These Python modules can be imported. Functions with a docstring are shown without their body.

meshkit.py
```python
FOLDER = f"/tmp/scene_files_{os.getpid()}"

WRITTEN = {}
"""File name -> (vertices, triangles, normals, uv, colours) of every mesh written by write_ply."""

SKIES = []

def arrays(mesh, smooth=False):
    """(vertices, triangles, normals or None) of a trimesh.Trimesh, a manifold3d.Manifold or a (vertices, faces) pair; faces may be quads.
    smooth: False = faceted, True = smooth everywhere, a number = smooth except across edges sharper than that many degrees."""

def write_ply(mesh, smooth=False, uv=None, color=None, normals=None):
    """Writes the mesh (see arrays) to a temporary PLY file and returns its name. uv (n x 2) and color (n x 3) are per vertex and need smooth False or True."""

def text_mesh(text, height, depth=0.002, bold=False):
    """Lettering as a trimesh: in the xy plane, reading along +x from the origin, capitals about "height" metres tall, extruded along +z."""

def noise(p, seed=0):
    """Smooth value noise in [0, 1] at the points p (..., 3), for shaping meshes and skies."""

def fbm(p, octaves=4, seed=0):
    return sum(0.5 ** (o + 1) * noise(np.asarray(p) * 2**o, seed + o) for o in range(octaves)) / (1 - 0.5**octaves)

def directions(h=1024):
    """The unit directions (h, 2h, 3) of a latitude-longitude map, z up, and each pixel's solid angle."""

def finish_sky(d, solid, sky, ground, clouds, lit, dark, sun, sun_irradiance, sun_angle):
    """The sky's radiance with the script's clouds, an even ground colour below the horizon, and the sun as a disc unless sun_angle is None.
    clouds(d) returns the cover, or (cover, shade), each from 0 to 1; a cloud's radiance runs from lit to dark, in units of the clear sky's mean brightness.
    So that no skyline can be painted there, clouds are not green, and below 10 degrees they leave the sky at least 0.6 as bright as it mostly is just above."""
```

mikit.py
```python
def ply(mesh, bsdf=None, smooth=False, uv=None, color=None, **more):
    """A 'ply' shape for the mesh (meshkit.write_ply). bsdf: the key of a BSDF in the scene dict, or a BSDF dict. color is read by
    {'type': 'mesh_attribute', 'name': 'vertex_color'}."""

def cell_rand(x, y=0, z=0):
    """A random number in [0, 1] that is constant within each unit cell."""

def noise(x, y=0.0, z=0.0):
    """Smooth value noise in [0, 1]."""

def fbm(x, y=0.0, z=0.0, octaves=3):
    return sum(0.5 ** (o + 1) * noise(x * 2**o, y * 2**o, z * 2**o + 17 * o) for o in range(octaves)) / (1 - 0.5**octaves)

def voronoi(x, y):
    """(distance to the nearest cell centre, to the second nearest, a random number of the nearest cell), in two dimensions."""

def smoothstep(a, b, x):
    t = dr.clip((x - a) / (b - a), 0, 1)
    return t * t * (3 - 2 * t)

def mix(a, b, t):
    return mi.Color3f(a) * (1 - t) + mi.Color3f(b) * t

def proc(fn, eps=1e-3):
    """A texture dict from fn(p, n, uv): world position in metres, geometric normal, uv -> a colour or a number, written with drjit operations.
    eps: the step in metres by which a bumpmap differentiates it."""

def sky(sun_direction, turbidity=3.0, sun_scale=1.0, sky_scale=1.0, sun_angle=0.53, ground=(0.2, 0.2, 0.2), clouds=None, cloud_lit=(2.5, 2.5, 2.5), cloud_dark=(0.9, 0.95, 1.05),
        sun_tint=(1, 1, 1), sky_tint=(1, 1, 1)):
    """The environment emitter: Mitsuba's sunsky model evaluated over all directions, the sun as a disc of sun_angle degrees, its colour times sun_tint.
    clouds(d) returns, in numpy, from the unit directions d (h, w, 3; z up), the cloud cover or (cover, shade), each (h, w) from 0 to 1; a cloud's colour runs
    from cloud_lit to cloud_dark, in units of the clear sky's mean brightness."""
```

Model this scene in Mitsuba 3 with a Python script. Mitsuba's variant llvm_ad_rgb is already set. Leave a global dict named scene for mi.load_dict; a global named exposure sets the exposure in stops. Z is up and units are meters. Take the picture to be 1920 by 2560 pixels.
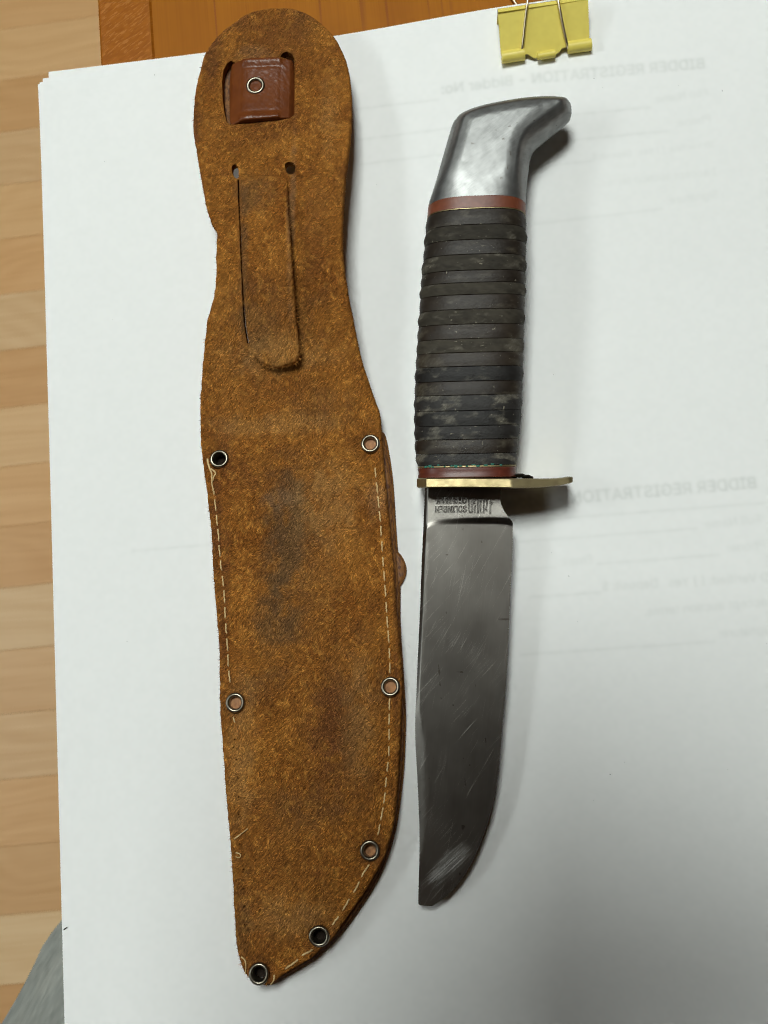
import math, numpy as np, trimesh, shapely, manifold3d as m3
import shapely.geometry as sg, shapely.affinity
from scipy.spatial import Delaunay
from scipy.ndimage import gaussian_filter
import drjit as dr
import mitsuba as mi
import mikit, meshkit
from mikit import proc, noise, fbm, cell_rand, smoothstep, mix, voronoi

scene, labels = {"type": "scene"}, {}
T = mi.ScalarTransform4f
MM = 1e-3

# ------------------------------------------------------------------ camera, light, exposure
PITCH, YAW, DIST, SCALE = math.radians(10.0), math.radians(4.5), 0.30, 0.117e-3
CAM = DIST * np.array([math.sin(YAW), -math.sin(PITCH) * math.cos(YAW), math.cos(PITCH) * math.cos(YAW)])
TAN = 960 * SCALE / DIST
scene["camera"] = {"type": "thinlens", "fov": math.degrees(2 * math.atan(TAN)), "fov_axis": "x", "aperture_radius": 0.0007,
                   "focus_distance": DIST - 0.006, "near_clip": 0.005, "far_clip": 50.0,
                   "to_world": T().look_at(origin=CAM.tolist(), target=[0, 0, 0], up=[0, 1, 0])}
exposure = 0.05
LAMP_L = (31.3, 33.0, 31.6)             # what the lit ceiling panels give
LAMP_M = (9.5, 10.2, 10.0)
LAMP_A = (-0.15, 0.60, 0.26, 0.26)    # centre x, y and half sizes of the panels
LAMP_B = (-2.10, -0.10, 0.30, 0.60)
CEIL_Z, FLOOR_Z = 1.70, -0.74

# ------------------------------------------------------------------ helpers
_f = -CAM / np.linalg.norm(CAM)
_r = np.cross(_f, [0, 1, 0]); _r /= np.linalg.norm(_r)
_u = np.cross(_r, _f)


def at(px, py, z=0.0):
    """Where the line of sight of a pixel of the 1920 x 2560 photograph meets the height z (how the things were measured up)."""
    px, py, z = np.broadcast_arrays(np.asarray(px, float), np.asarray(py, float), np.asarray(z, float))
    d = _f + ((px - 960) / 960 * TAN)[..., None] * _r + ((1280 - py) / 960 * TAN)[..., None] * _u
    return CAM + d * ((z - CAM[2]) / d[..., 2])[..., None]


def outline(pts, zf):
    """Pixels -> plan (x, y) on a surface of height zf(x, y)."""
    p = np.array(pts, float)
    z = np.zeros(len(p))
    for _ in range(5):
        w = at(p[:, 0], p[:, 1], z)
        z = zf(w[:, 0], w[:, 1])
    return w[:, :2]


def spot(px, py, zf):
    xy = outline([(px, py)], zf)[0]
    return np.array([xy[0], xy[1], float(zf(xy[:1], xy[1:])[0])])


def sstep(a, b, x):
    t = np.clip((x - a) / (b - a), 0, 1)
    return t * t * (3 - 2 * t)


def smooth_line(p, step, closed=False, k=2):
    """Corner-cutting, then even spacing."""
    p = np.asarray(p, float)
    for _ in range(k):
        q = np.roll(p, -1, 0) if closed else p[1:]
        a = p if closed else p[:-1]
        c = np.stack([0.75 * a + 0.25 * q, 0.25 * a + 0.75 * q], 1).reshape(-1, p.shape[1])
        p = c if closed else np.vstack([p[:1], c, p[-1:]])
    return resample(p, step, closed)


def resample(p, step, closed=False):
    p = np.asarray(p, float)
    if closed:
        p = np.vstack([p, p[:1]])
    s = np.concatenate([[0], np.cumsum(np.linalg.norm(np.diff(p, axis=0), axis=1))])
    n = max(2, int(round(s[-1] / step)) + (0 if closed else 1))
    t = np.linspace(0, s[-1], n, endpoint=not closed)
    return np.stack([np.interp(t, s, p[:, k]) for k in range(p.shape[1])], 1)


def plate(poly, step, ztop, zbot, rings=(), seed=0, bstep=None):
    """A closed body over the plan polygon between two height functions of (x, y)."""
    rng = np.random.default_rng(seed)
    bstep = bstep or step * 0.6
    loops = [resample(np.array(poly.exterior.coords)[:-1], bstep, True)] + [resample(np.array(r.coords)[:-1], min(bstep, 0.25 * MM), True) for r in poly.interiors]
    P = sg.Polygon(loops[0], loops[1:])
    pts, last = list(loops), 0
    for d in rings:
        g = P.buffer(-d)
        for q in getattr(g, "geoms", [g]):
            for r in [q.exterior, *q.interiors] if not q.is_empty else []:
                pts.append(resample(np.array(r.coords)[:-1], bstep * 1.3, True))
        last = d
    x0, y0, x1, y1 = P.bounds
    g = np.stack(np.meshgrid(np.arange(x0, x1, step), np.arange(y0, y1, step)), -1).reshape(-1, 2)
    g = g + rng.uniform(-0.22, 0.22, g.shape) * step
    inner = P.buffer(-(last + 0.5 * step))
    g = g[shapely.contains_xy(inner, g[:, 0], g[:, 1])]
    v = np.vstack(pts + [g])
    f = Delaunay(v).simplices
    c = v[f].mean(1)
    f = f[shapely.contains_xy(P, c[:, 0], c[:, 1])]
    e1, e2 = v[f[:, 1]] - v[f[:, 0]], v[f[:, 2]] - v[f[:, 0]]
    area = e1[:, 0] * e2[:, 1] - e1[:, 1] * e2[:, 0]
    f = np.where((area < 0)[:, None], f[:, ::-1], f)[np.abs(area) > 1e-13]
    n = len(v)
    top, bot = np.column_stack([v, ztop(v[:, 0], v[:, 1])]), np.column_stack([v, zbot(v[:, 0], v[:, 1])])
    walls, off = [], 0
    for L in loops:
        m = len(L)
        i = np.arange(m); j = (i + 1) % m
        ccw = np.sum(L[i, 0] * L[j, 1] - L[j, 0] * L[i, 1]) > 0
        outer = off == 0
        a, b = (i, j) if ccw == outer else (j, i)
        a, b = a + off, b + off
        walls += [np.column_stack([a + n, b + n, b]), np.column_stack([a + n, b, a])]
        off += m
    return trimesh.Trimesh(np.vstack([top, bot]), np.vstack([f, f[:, ::-1] + n] + walls), process=False)


def edge_dist(line):
    g = sg.LineString(line) if not isinstance(line, sg.base.BaseGeometry) else line
    shapely.prepare(g)
    return lambda x, y: shapely.distance(g, shapely.points(np.asarray(x, float), np.asarray(y, float)))


def loft(rings, caps=True):
    """Rings of equal point count (k, n, 3) -> closed body."""
    R = np.asarray(rings); k, n = R.shape[:2]
    i = np.arange(n); j = (i + 1) % n
    f = []
    for a in range(k - 1):
        f += [np.column_stack([a * n + i, a * n + j, (a + 1) * n + j]), np.column_stack([a * n + i, (a + 1) * n + j, (a + 1) * n + i])]
    v = R.reshape(-1, 3)
    if caps:
        v = np.vstack([v, R[0].mean(0), R[-1].mean(0)])
        f += [np.column_stack([j, i, i * 0 + k * n]), np.column_stack([(k - 1) * n + i, (k - 1) * n + j, i * 0 + k * n + 1])]
    m = trimesh.Trimesh(v, np.vstack(f), process=False)
    if caps and m.volume < 0:
        m.invert()
    return m


def tube(path, r, n=10):
    p = np.asarray(path, float)
    r = np.broadcast_to(r, len(p))
    t = np.gradient(p, axis=0); t /= np.linalg.norm(t, axis=1, keepdims=True) + 1e-12
    a = np.cross(t[0], [0.3, 0.2, 0.93]); a /= np.linalg.norm(a)
    rings, ang = [], np.arange(n) / n * 2 * np.pi
    for q, d, rr in zip(p, t, r):
        a = a - d * (a @ d); a /= np.linalg.norm(a)
        b = np.cross(d, a)
        rings.append(q + rr * (np.cos(ang)[:, None] * a + np.sin(ang)[:, None] * b))
    return loft(rings)


def lathe(profile, n=36):
    pr = np.asarray(profile, float)
    ang = np.arange(n) / n * 2 * np.pi
    rings = [np.column_stack([r * np.cos(ang), r * np.sin(ang), ang * 0 + z]) for r, z in pr]
    return loft(rings, caps=False)


def box(x0, x1, y0, y1, z0, z1, b=0.0):
    if b <= 0:
        m = trimesh.creation.box((x1 - x0, y1 - y0, z1 - z0))
    else:
        c = [[sx * (0.5 * (x1 - x0) - i), sy * (0.5 * (y1 - y0) - j), sz * (0.5 * (z1 - z0) - k)] for sx in (-1, 1) for sy in (-1, 1) for sz in (-1, 1)
             for i, j, k in ((b, b, 0), (b, 0, b), (0, b, b))]
        m = trimesh.convex.convex_hull(np.array(c))
    m.apply_translation([(x0 + x1) / 2, (y0 + y1) / 2, (z0 + z1) / 2])
    return m


def obj(name, mesh, bsdf, parent=None, smooth=False, **kw):
    key = (parent + "__" if parent else "") + name
    base, i = key, 0
    while key in scene or key in labels:
        i += 1
        key = f"{base}_{i:03d}"
    scene[key] = mikit.ply(mesh, bsdf, smooth=smooth, **kw)
    return key


def tag(key, label=None, category=None, group=None, kind=None):
    d = labels.setdefault(key, {})
    for k, v in (("label", label), ("category", category), ("group", group), ("kind", kind)):
        if v:
            d[k] = v
    return key


def spin(a, x, y):
    return math.cos(a) * x - math.sin(a) * y, math.sin(a) * x + math.cos(a) * y


# ------------------------------------------------------------------ materials
def two(d):
    return {"type": "twosided", "bsdf": d}


def rgb(*c):
    return {"type": "rgb", "value": list(c)}


def bump(d, fn, scale, eps=1e-4):
    return {"type": "bumpmap", "scale": scale, "arbitrary": proc(fn, eps), "bsdf": d}


TH = math.radians(5.5)                 # the table, the sheets and the floor boards lie turned by this much
CT, ST = math.cos(TH), math.sin(TH)


def local(p):
    return p.x * CT + p.y * ST, p.y * CT - p.x * ST


def floor_grain(p, n, uv):
    u, v = local(p)
    row = cell_rand(dr.floor((v - FLOOR_V0) / FLOOR_W), 3)
    wv = v + 0.012 * (noise(u * 9 + row * 91, v * 30) - 0.5)
    g = fbm(u * 14 + row * 57, wv * 420, 1.0, 4)
    rings = 0.5 + 0.5 * dr.sin(260 * wv + 9 * noise(u * 11 + row * 33, wv * 22) * 2)
    patch = fbm(u * 7 + row * 13, v * 26, row * 9, 2)
    t = dr.clip(0.55 * g + 0.20 * rings + 0.35 * patch - 0.05, 0, 1)
    light, dark = mix((0.75, 0.485, 0.255), (0.79, 0.565, 0.33), row), mix((0.60, 0.335, 0.140), (0.66, 0.42, 0.205), row)
    return mix(light, dark, t)


def floor_variant(k):
    tone = [(0.94, 0.84, 0.72), (1.0, 1.0, 1.0), (1.0, 0.90, 0.78), (1.06, 1.06, 1.04)][k]
    return two({"type": "principled", "base_color": proc(lambda p, n, uv: floor_grain(p, n, uv) * mi.Color3f(tone)), "roughness": 0.42, "specular": 0.35})


FLOOR_W, FLOOR_V0 = 0.065, 0.0


def table_field(p, n, uv):
    u, v = local(p)
    w = u + 0.0006 * noise(u * 300, v * 25)
    g = fbm(w * 2600, v * 40, 2.0, 3)
    line = smoothstep(0.80, 0.97, noise(w * 700, v * 5, 4.0)) * 0.8
    broad = noise(w * 110, v * 4, 1.0)
    c = mix((0.345, 0.120, 0.005), (0.245, 0.072, 0.003), dr.clip(0.55 * g + 0.5 * broad - 0.1, 0, 1))
    return mix(c, (0.20, 0.055, 0.008), dr.clip(line, 0, 1))


def table_band(p, n, uv):
    u, v = local(p)
    a, b = 0.83 * u + 0.56 * v, 0.83 * v - 0.56 * u       # short flecks lean up to the right
    a2, b2 = a + 0.001 * noise(a * 200, b * 200), b + 0.0012 * noise(a * 150, b * 90, 3.0)
    fleck = smoothstep(0.60, 0.85, noise(a2 * 520, b2 * 3600))
    g = fbm(a * 500, b * 1500, 5.0, 3)
    c = mix((0.325, 0.102, 0.007), (0.225, 0.062, 0.004), g)
    return mix(c, (0.42, 0.165, 0.035), fleck * 0.55)


scene["mat_table_field"] = two({"type": "principled", "base_color": proc(table_field), "roughness": 0.5, "specular": 0.10})
scene["mat_table_band"] = two({"type": "principled", "base_color": proc(table_band), "roughness": 0.5, "specular": 0.10})
for k in range(4):
    scene[f"mat_floor_{k}"] = floor_variant(k)
scene["mat_floor_base"] = two({"type": "diffuse", "reflectance": rgb(0.12, 0.075, 0.04)})
scene["mat_plaster"] = two({"type": "diffuse", "reflectance": rgb(0.62, 0.61, 0.57)})
scene["mat_white_paint"] = two({"type": "roughplastic", "diffuse_reflectance": rgb(0.75, 0.75, 0.73), "alpha": 0.2})


def paper_color(p, n, uv):
    g = fbm(p.x * 900, p.y * 900, 0.0, 3)
    return mix((0.775, 0.79, 0.78), (0.815, 0.825, 0.815), g)


PAPER = {"type": "diffuse", "reflectance": proc(paper_color)}
scene["mat_paper"] = two(bump(PAPER, lambda p, n, uv: fbm(p.x * 1400, p.y * 1400, 0.0, 2), 0.00003, 2e-4))
scene["mat_speck"] = two({"type": "diffuse", "reflectance": rgb(0.05, 0.05, 0.05)})

# ------------------------------------------------------------------ surface heights
def z_paper(x, y):
    """Top of the stack: the clip holds its far end a little off the table; the sheets are faintly wavy."""
    w = meshkit.fbm(np.stack([np.asarray(x) * 11 + 3, np.asarray(y) * 9 + 5, np.asarray(x) * 0], -1), 2, 12) - 0.5
    return 0.0009 + 0.0006 * w + 0.005 * sstep(0.055, 0.150, y) * (0.10 + 0.90 * sstep(-0.025, 0.050, x))


# ------------------------------------------------------------------ floor, table, window wall, ceiling
fl = box(-1.35, 1.35, -1.5, 1.2, FLOOR_Z - 0.03, FLOOR_Z - 0.004)
fl.apply_transform(trimesh.transformations.rotation_matrix(TH, [0, 0, 1]))
tag(obj("floor", fl, "mat_floor_base"), "pale wood strip floor far below the table edge", None, None, "structure")
rng = np.random.default_rng(5)
tones = {}
ref = at(120, 1458, FLOOR_Z)
FLOOR_V0 = float(ref[1] * CT - ref[0] * ST) - 20 * FLOOR_W
TONE_SEQ = [1, 0, 1, 3, 0, 3, 2, 1, 3, 1, 0, 2, 1, 0, 2, 3, 0, 0, 1, 2, 0, 1, 2, 0, 1, 2, 0, 3]
for i in range(2, 36):
    v0 = FLOOR_V0 + i * FLOOR_W
    cuts = [-1.35, -0.85 + 0.3 * rng.random(), 0.25 + 0.35 * rng.random(), 1.35]
    for a, b in zip(cuts[:-1], cuts[1:]):
        m = box(a + 0.0001, b - 0.0001, v0 + 0.0001, v0 + FLOOR_W - 0.0001, FLOOR_Z - 0.004, FLOOR_Z, 0.0003)
        m.apply_transform(trimesh.transformations.rotation_matrix(TH, [0, 0, 1]))
        obj("plank", m, f"mat_floor_{TONE_SEQ[(i * 5 + int(a > -1)) % len(TONE_SEQ)]}", "floor")

e = at(247, 80, 0.0)
TX0 = float(e[0] * CT + e[1] * ST)         # left edge of the table in its own frame
ROT = trimesh.transformations.rotation_matrix(TH, [0, 0, 1])
BAND = 0.0180
tab = "table"
tag(tab, "orange-brown veneered wooden table under the stack of white paper", "table")
def tobj(name, m, mat):
    m.apply_transform(ROT)
    return obj(name, m, mat, tab)
tobj("top", box(TX0 + BAND + 0.0001, TX0 + 1.2, -0.52, 0.46, -0.024, 0.0), "mat_table_field")
tag(tobj("edge_band", box(TX0, TX0 + BAND, -0.52, 0.46, -0.024, 0.0, 0.0008), "mat_table_band"), "darker flecked cross-grained band along the left table edge")
for x in (TX0 + 0.06, TX0 + 1.10):
    for y in (-0.47, 0.36):
        tobj("leg", box(x, x + 0.05, y, y + 0.05, FLOOR_Z, -0.024, 0.002), "mat_table_field")

tag(obj("ceiling", box(-3.2, 2.2, -2.2, 2.2, CEIL_Z, CEIL_Z + 0.1), "mat_plaster"), "plain pale ceiling above the table", None, None, "structure")
for (cx, cy, hx, hy, glow, text) in ((*LAMP_A, LAMP_L, "square white-framed ceiling light over the far side of the table"), (*LAMP_B, LAMP_M, "long white-framed ceiling light off to the left of the table")):
    lamp = tag("ceiling_light" if "ceiling_light" not in labels else "ceiling_light_001", text, "ceiling light", "lit ceiling lights above the table")
    z0 = CEIL_Z - 0.035
    fr = [box(cx - hx - 0.03, cx - hx, cy - hy - 0.03, cy + hy + 0.03, z0, CEIL_Z - 0.001), box(cx + hx, cx + hx + 0.03, cy - hy - 0.03, cy + hy + 0.03, z0, CEIL_Z - 0.001),
          box(cx - hx, cx + hx, cy - hy - 0.03, cy - hy, z0, CEIL_Z - 0.001), box(cx - hx, cx + hx, cy + hy, cy + hy + 0.03, z0, CEIL_Z - 0.001)]
    obj("frame", trimesh.util.concatenate(fr), "mat_white_paint", lamp)
    q = trimesh.Trimesh([[cx - hx, cy - hy, z0 + 0.012], [cx - hx, cy + hy, z0 + 0.012], [cx + hx, cy + hy, z0 + 0.012], [cx + hx, cy - hy, z0 + 0.012]], [[0, 1, 2], [0, 2, 3]], process=False)
    obj("diffuser", q, two({"type": "diffuse", "reflectance": rgb(0.5, 0.5, 0.5)}), lamp, emitter={"type": "area", "radiance": rgb(*glow)})

# ------------------------------------------------------------------ the stack of sheets
def grid_sheet(us, vs, xyz, thick):
    """A thin sheet over the grid us x vs; xyz(u, v) gives the upper face."""
    U, V = np.meshgrid(us, vs, indexing="ij")
    top = xyz(U.ravel(), V.ravel())
    n, m = len(us), len(vs)
    idx = np.arange(n * m).reshape(n, m)
    a, b, c, d = idx[:-1, :-1].ravel(), idx[1:, :-1].ravel(), idx[1:, 1:].ravel(), idx[:-1, 1:].ravel()
    f = np.vstack([np.column_stack([a, b, c]), np.column_stack([a, c, d])])
    rim = np.concatenate([idx[:, 0], idx[-1, 1:], idx[-2::-1, -1], idx[0, -2:0:-1]])
    k = len(rim); i = np.arange(k); j = (i + 1) % k
    # the rim has its own vertices, so the upper face keeps its own normals
    rt, rb = top[rim], top[rim] - [0, 0, thick]
    o = len(top)
    g = np.vstack([np.column_stack([o + i + k, o + j + k, o + j]), np.column_stack([o + i + k, o + j, o + i])])
    return trimesh.Trimesh(np.vstack([top, rt, rb]), np.vstack([f, g]), process=False)


PW, PH = 0.2545, 0.330
def sheet_frame(corner_px, rot):
    c = at(*corner_px, 0.003)
    a = TH + rot
    return c[:2], np.array([math.cos(a), math.sin(a)]), np.array([math.sin(a), -math.cos(a)])      # corner, along the top edge, down the side


def on_sheet(fr, lift, curl=0.0):
    c, eu, ev = fr
    def xyz(u, v):
        xy = c + u[:, None] * eu + v[:, None] * ev
        bend = curl * np.square(np.maximum(0, 1 - (u + v) / 0.035))
        return np.column_stack([xy, z_paper(xy[:, 0], xy[:, 1]) + lift + bend])
    return xyz


SHEETS = (((115, 170), -0.00075, -0.013, 0.0002, "lowest white sheet of the stack, its top edge reaching farthest up past the others"),
          ((102, 189), -0.00050, -0.013, 0.0005, "second white sheet from the bottom, its corner just below the highest corner"),
          ((96, 201), -0.00025, -0.013, 0.0008, "third white sheet from the bottom, a sliver of corner showing at the left"))
for px, lift, rot, curl, text in SHEETS:
    us = np.concatenate([np.arange(0, 0.04, 0.0015), np.arange(0.04, PW + 0.003, 0.004)])
    vs = np.concatenate([np.arange(0, 0.04, 0.0015), np.arange(0.04, PH + 0.003, 0.004)])
    m = grid_sheet(us, vs, on_sheet(sheet_frame(px, rot), lift, curl), 0.0001)
    tag(obj("paper_sheet", m, "mat_paper", smooth=True), text, "paper", "sheets of white paper in the stack")

# the top sheet: printing on its far side shows through, so the ink is part of its dye
FR = sheet_frame((93, 208), -0.012)
NU, NV = 637, 826
us, vs = np.linspace(0, PW, NU), np.linspace(0, PH, NV)
UU, VV = np.meshgrid(us, vs, indexing="ij")
GX, GY = FR[0][0] + UU * FR[1][0] + VV * FR[2][0], FR[0][1] + UU * FR[1][1] + VV * FR[2][1]
INK = np.zeros((NU, NV))


def ink(P, strength):
    """Adds a plan polygon (x, y) to the ink that shows through."""
    x0, y0, x1, y1 = P.bounds
    q = (np.array([[x0, y0], [x1, y0], [x1, y1], [x0, y1]]) - FR[0])
    iu, iv = q @ FR[1] / (us[1] - us[0]), q @ FR[2] / (vs[1] - vs[0])
    a, b, c, d = max(0, int(iu.min()) - 2), min(NU, int(iu.max()) + 3), max(0, int(iv.min()) - 2), min(NV, int(iv.max()) + 3)
    if a >= b or c >= d:
        return
    shapely.prepare(P)
    acc = np.zeros((b - a, d - c))
    st = us[1] - us[0]
    for ox in (-0.33, 0, 0.33):
        for oy in (-0.33, 0, 0.33):
            acc += shapely.contains_xy(P, GX[a:b, c:d] + ox * st, GY[a:b, c:d] + oy * st)
    INK[a:b, c:d] = np.maximum(INK[a:b, c:d], acc / 9 * strength)


def print_text(text, right, left, bold, strength):
    a, b = spot(*right, z_paper)[:2], spot(*left, z_paper)[:2]
    m = meshkit.text_mesh(text, 1.0, 0.01, bold)
    m.update_faces(m.triangles_center[:, 2] > 0.0099)
    P = shapely.union_all([sg.Polygon(t) for t in m.vertices[m.faces][:, :, :2]])
    bx = P.bounds
    d = b - a
    sc = np.linalg.norm(d) / (bx[2] - bx[0])
    d = d / np.linalg.norm(d)
    up = np.array([-d[1], d[0]]) * (1 if d[0] > 0 else -1)
    P = shapely.affinity.affine_transform(P, [sc * d[0], sc * up[0], sc * d[1], sc * up[1], a[0] - bx[0] * sc * d[0], a[1] - bx[0] * sc * d[1]])
    ink(P, strength)


def print_line(p, q, strength, wmm=0.34):
    ink(sg.LineString([spot(*p, z_paper)[:2], spot(*q, z_paper)[:2]]).buffer(wmm * MM / 2), strength)


for args in (("BIDDER REGISTRATION - Bidder No:", (1762, 170), (1104, 235), True, 0.9),
             ("Full Name:", (1770, 240), (1633, 258), False, 0.5), ("Phone:", (1777, 304), (1690, 318), False, 0.5),
             ("ID Verified: [ ] Yes   Deposit: $", (1785, 368), (1480, 400), False, 0.5),
             ("I accept auction terms.", (1792, 437), (1500, 467), False, 0.5), ("Signature:", (1797, 494), (1668, 511), False, 0.5),
             ("BIDDER REGISTRATION - Bidder No:", (1892, 1220), (1186, 1278), True, 1.0),
             ("Full Name:", (1902, 1307), (1757, 1322), False, 0.6), ("Phone:", (1913, 1371), (1820, 1380), False, 0.6),
             ("Email:", (1482, 1408), (1402, 1415), False, 0.6),
             ("ID Verified: [ ] Yes   Deposit: $", (1935, 1452), (1506, 1476), False, 0.8),
             ("I accept auction terms.", (1940, 1512), (1612, 1540), False, 0.7), ("Signature:", (1935, 1582), (1800, 1594), False, 0.6)):
    print_text(*args)
for p, q in (((1098, 249), (890, 272)), ((1627, 268), (890, 350)), ((1672, 327), (890, 412)), ((1656, 522), (1335, 560)), ((1480, 402), (1330, 418)),
             ((1916, 1257), (330, 1377)), ((1742, 1321), (1290, 1355)), ((1799, 1387), (1492, 1410)), ((1388, 1418), (1290, 1425)),
             ((1504, 1481), (1325, 1493)), ((1790, 1604), (1300, 1637))):
    print_line(p, q, 0.75)
INK = gaussian_filter(INK, 0.9) * (0.75 + 0.5 * meshkit.fbm(np.stack([GX * 120, GY * 120, GX * 0], -1), 2, 31))
fibre = meshkit.fbm(np.stack([GX * 700, GY * 700, GX * 0], -1), 2, 33)[..., None]
ptone = np.array([0.782, 0.795, 0.785]) * (1 - fibre) + np.array([0.812, 0.822, 0.812]) * fibre
ptone = ptone * (1 - np.clip(INK, 0, 1)[..., None] * np.array([0.19, 0.18, 0.19]))
m = grid_sheet(us, vs, on_sheet(FR, 0.0, 0.0010), 0.0001)
cols = ptone.reshape(-1, 3)
extra = len(m.vertices) - len(cols)
cols = np.vstack([cols, np.full((extra, 3), 0.80)])
scene["mat_top_sheet"] = two({"type": "diffuse", "reflectance": {"type": "mesh_attribute", "name": "vertex_color"}})
TOP_SHEET = tag(obj("paper_sheet", m, "mat_top_sheet", smooth=True, color=cols), "topmost white sheet with faint mirrored form printing showing through it", "paper", "sheets of white paper in the stack")

srng = np.random.default_rng(11)
specks = []
for px, py, s in ((386, 188, .5), (400, 186, .4), (262, 404, .5), (941, 461, .45), (1485, 197, .35), (1507, 220, .45), (1695, 215, .35), (1805, 227, .8), (1561, 1905, .45), (1525, 1936, .7),
                  (1820, 1923, .4), (1483, 2001, .4), (1422, 1440, .45), (1378, 1381, .35), (1443, 1554, .35), (1383, 937, .4), (280, 800, .35), (318, 1603, .4), (1917, 1610, .4)):
    m = trimesh.creation.icosphere(1, 0.5)
    m.vertices *= np.array([s, s * srng.uniform(.4, .8), .25]) * 0.55 * MM
    m.apply_transform(trimesh.transformations.rotation_matrix(srng.uniform(0, 3), [0, 0, 1]))
    m.apply_translation(spot(px, py, z_paper) + [0, 0, 0.00012])
    specks.append(m)
tag(obj("dust_specks", trimesh.util.concatenate(specks), "mat_speck"), "scattered tiny dark specks of dirt on the white paper", "dust", None, "stuff")
a, b = spot(160, 2324, z_paper), spot(169, 2318, z_paper)
tag(obj("lint_strand", tube(np.array([a, 0.5 * (a + b) + [0, 0.00008, 0.0001], b]) + [0, 0, 0.0002], [0.00012, 0.0002, 0.0001], 6), "mat_speck"), "short dark strand of lint at the lower left edge of the paper", "lint")

# ------------------------------------------------------------------ leather sheath: materials
def zb_panel(x, y):
    return 0.0050 + 0.0092 * sstep(0.022, 0.075, y) - 0.0040 * sstep(0.095, 0.135, y) - 0.0006 * sstep(-0.10, -0.15, y)


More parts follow.
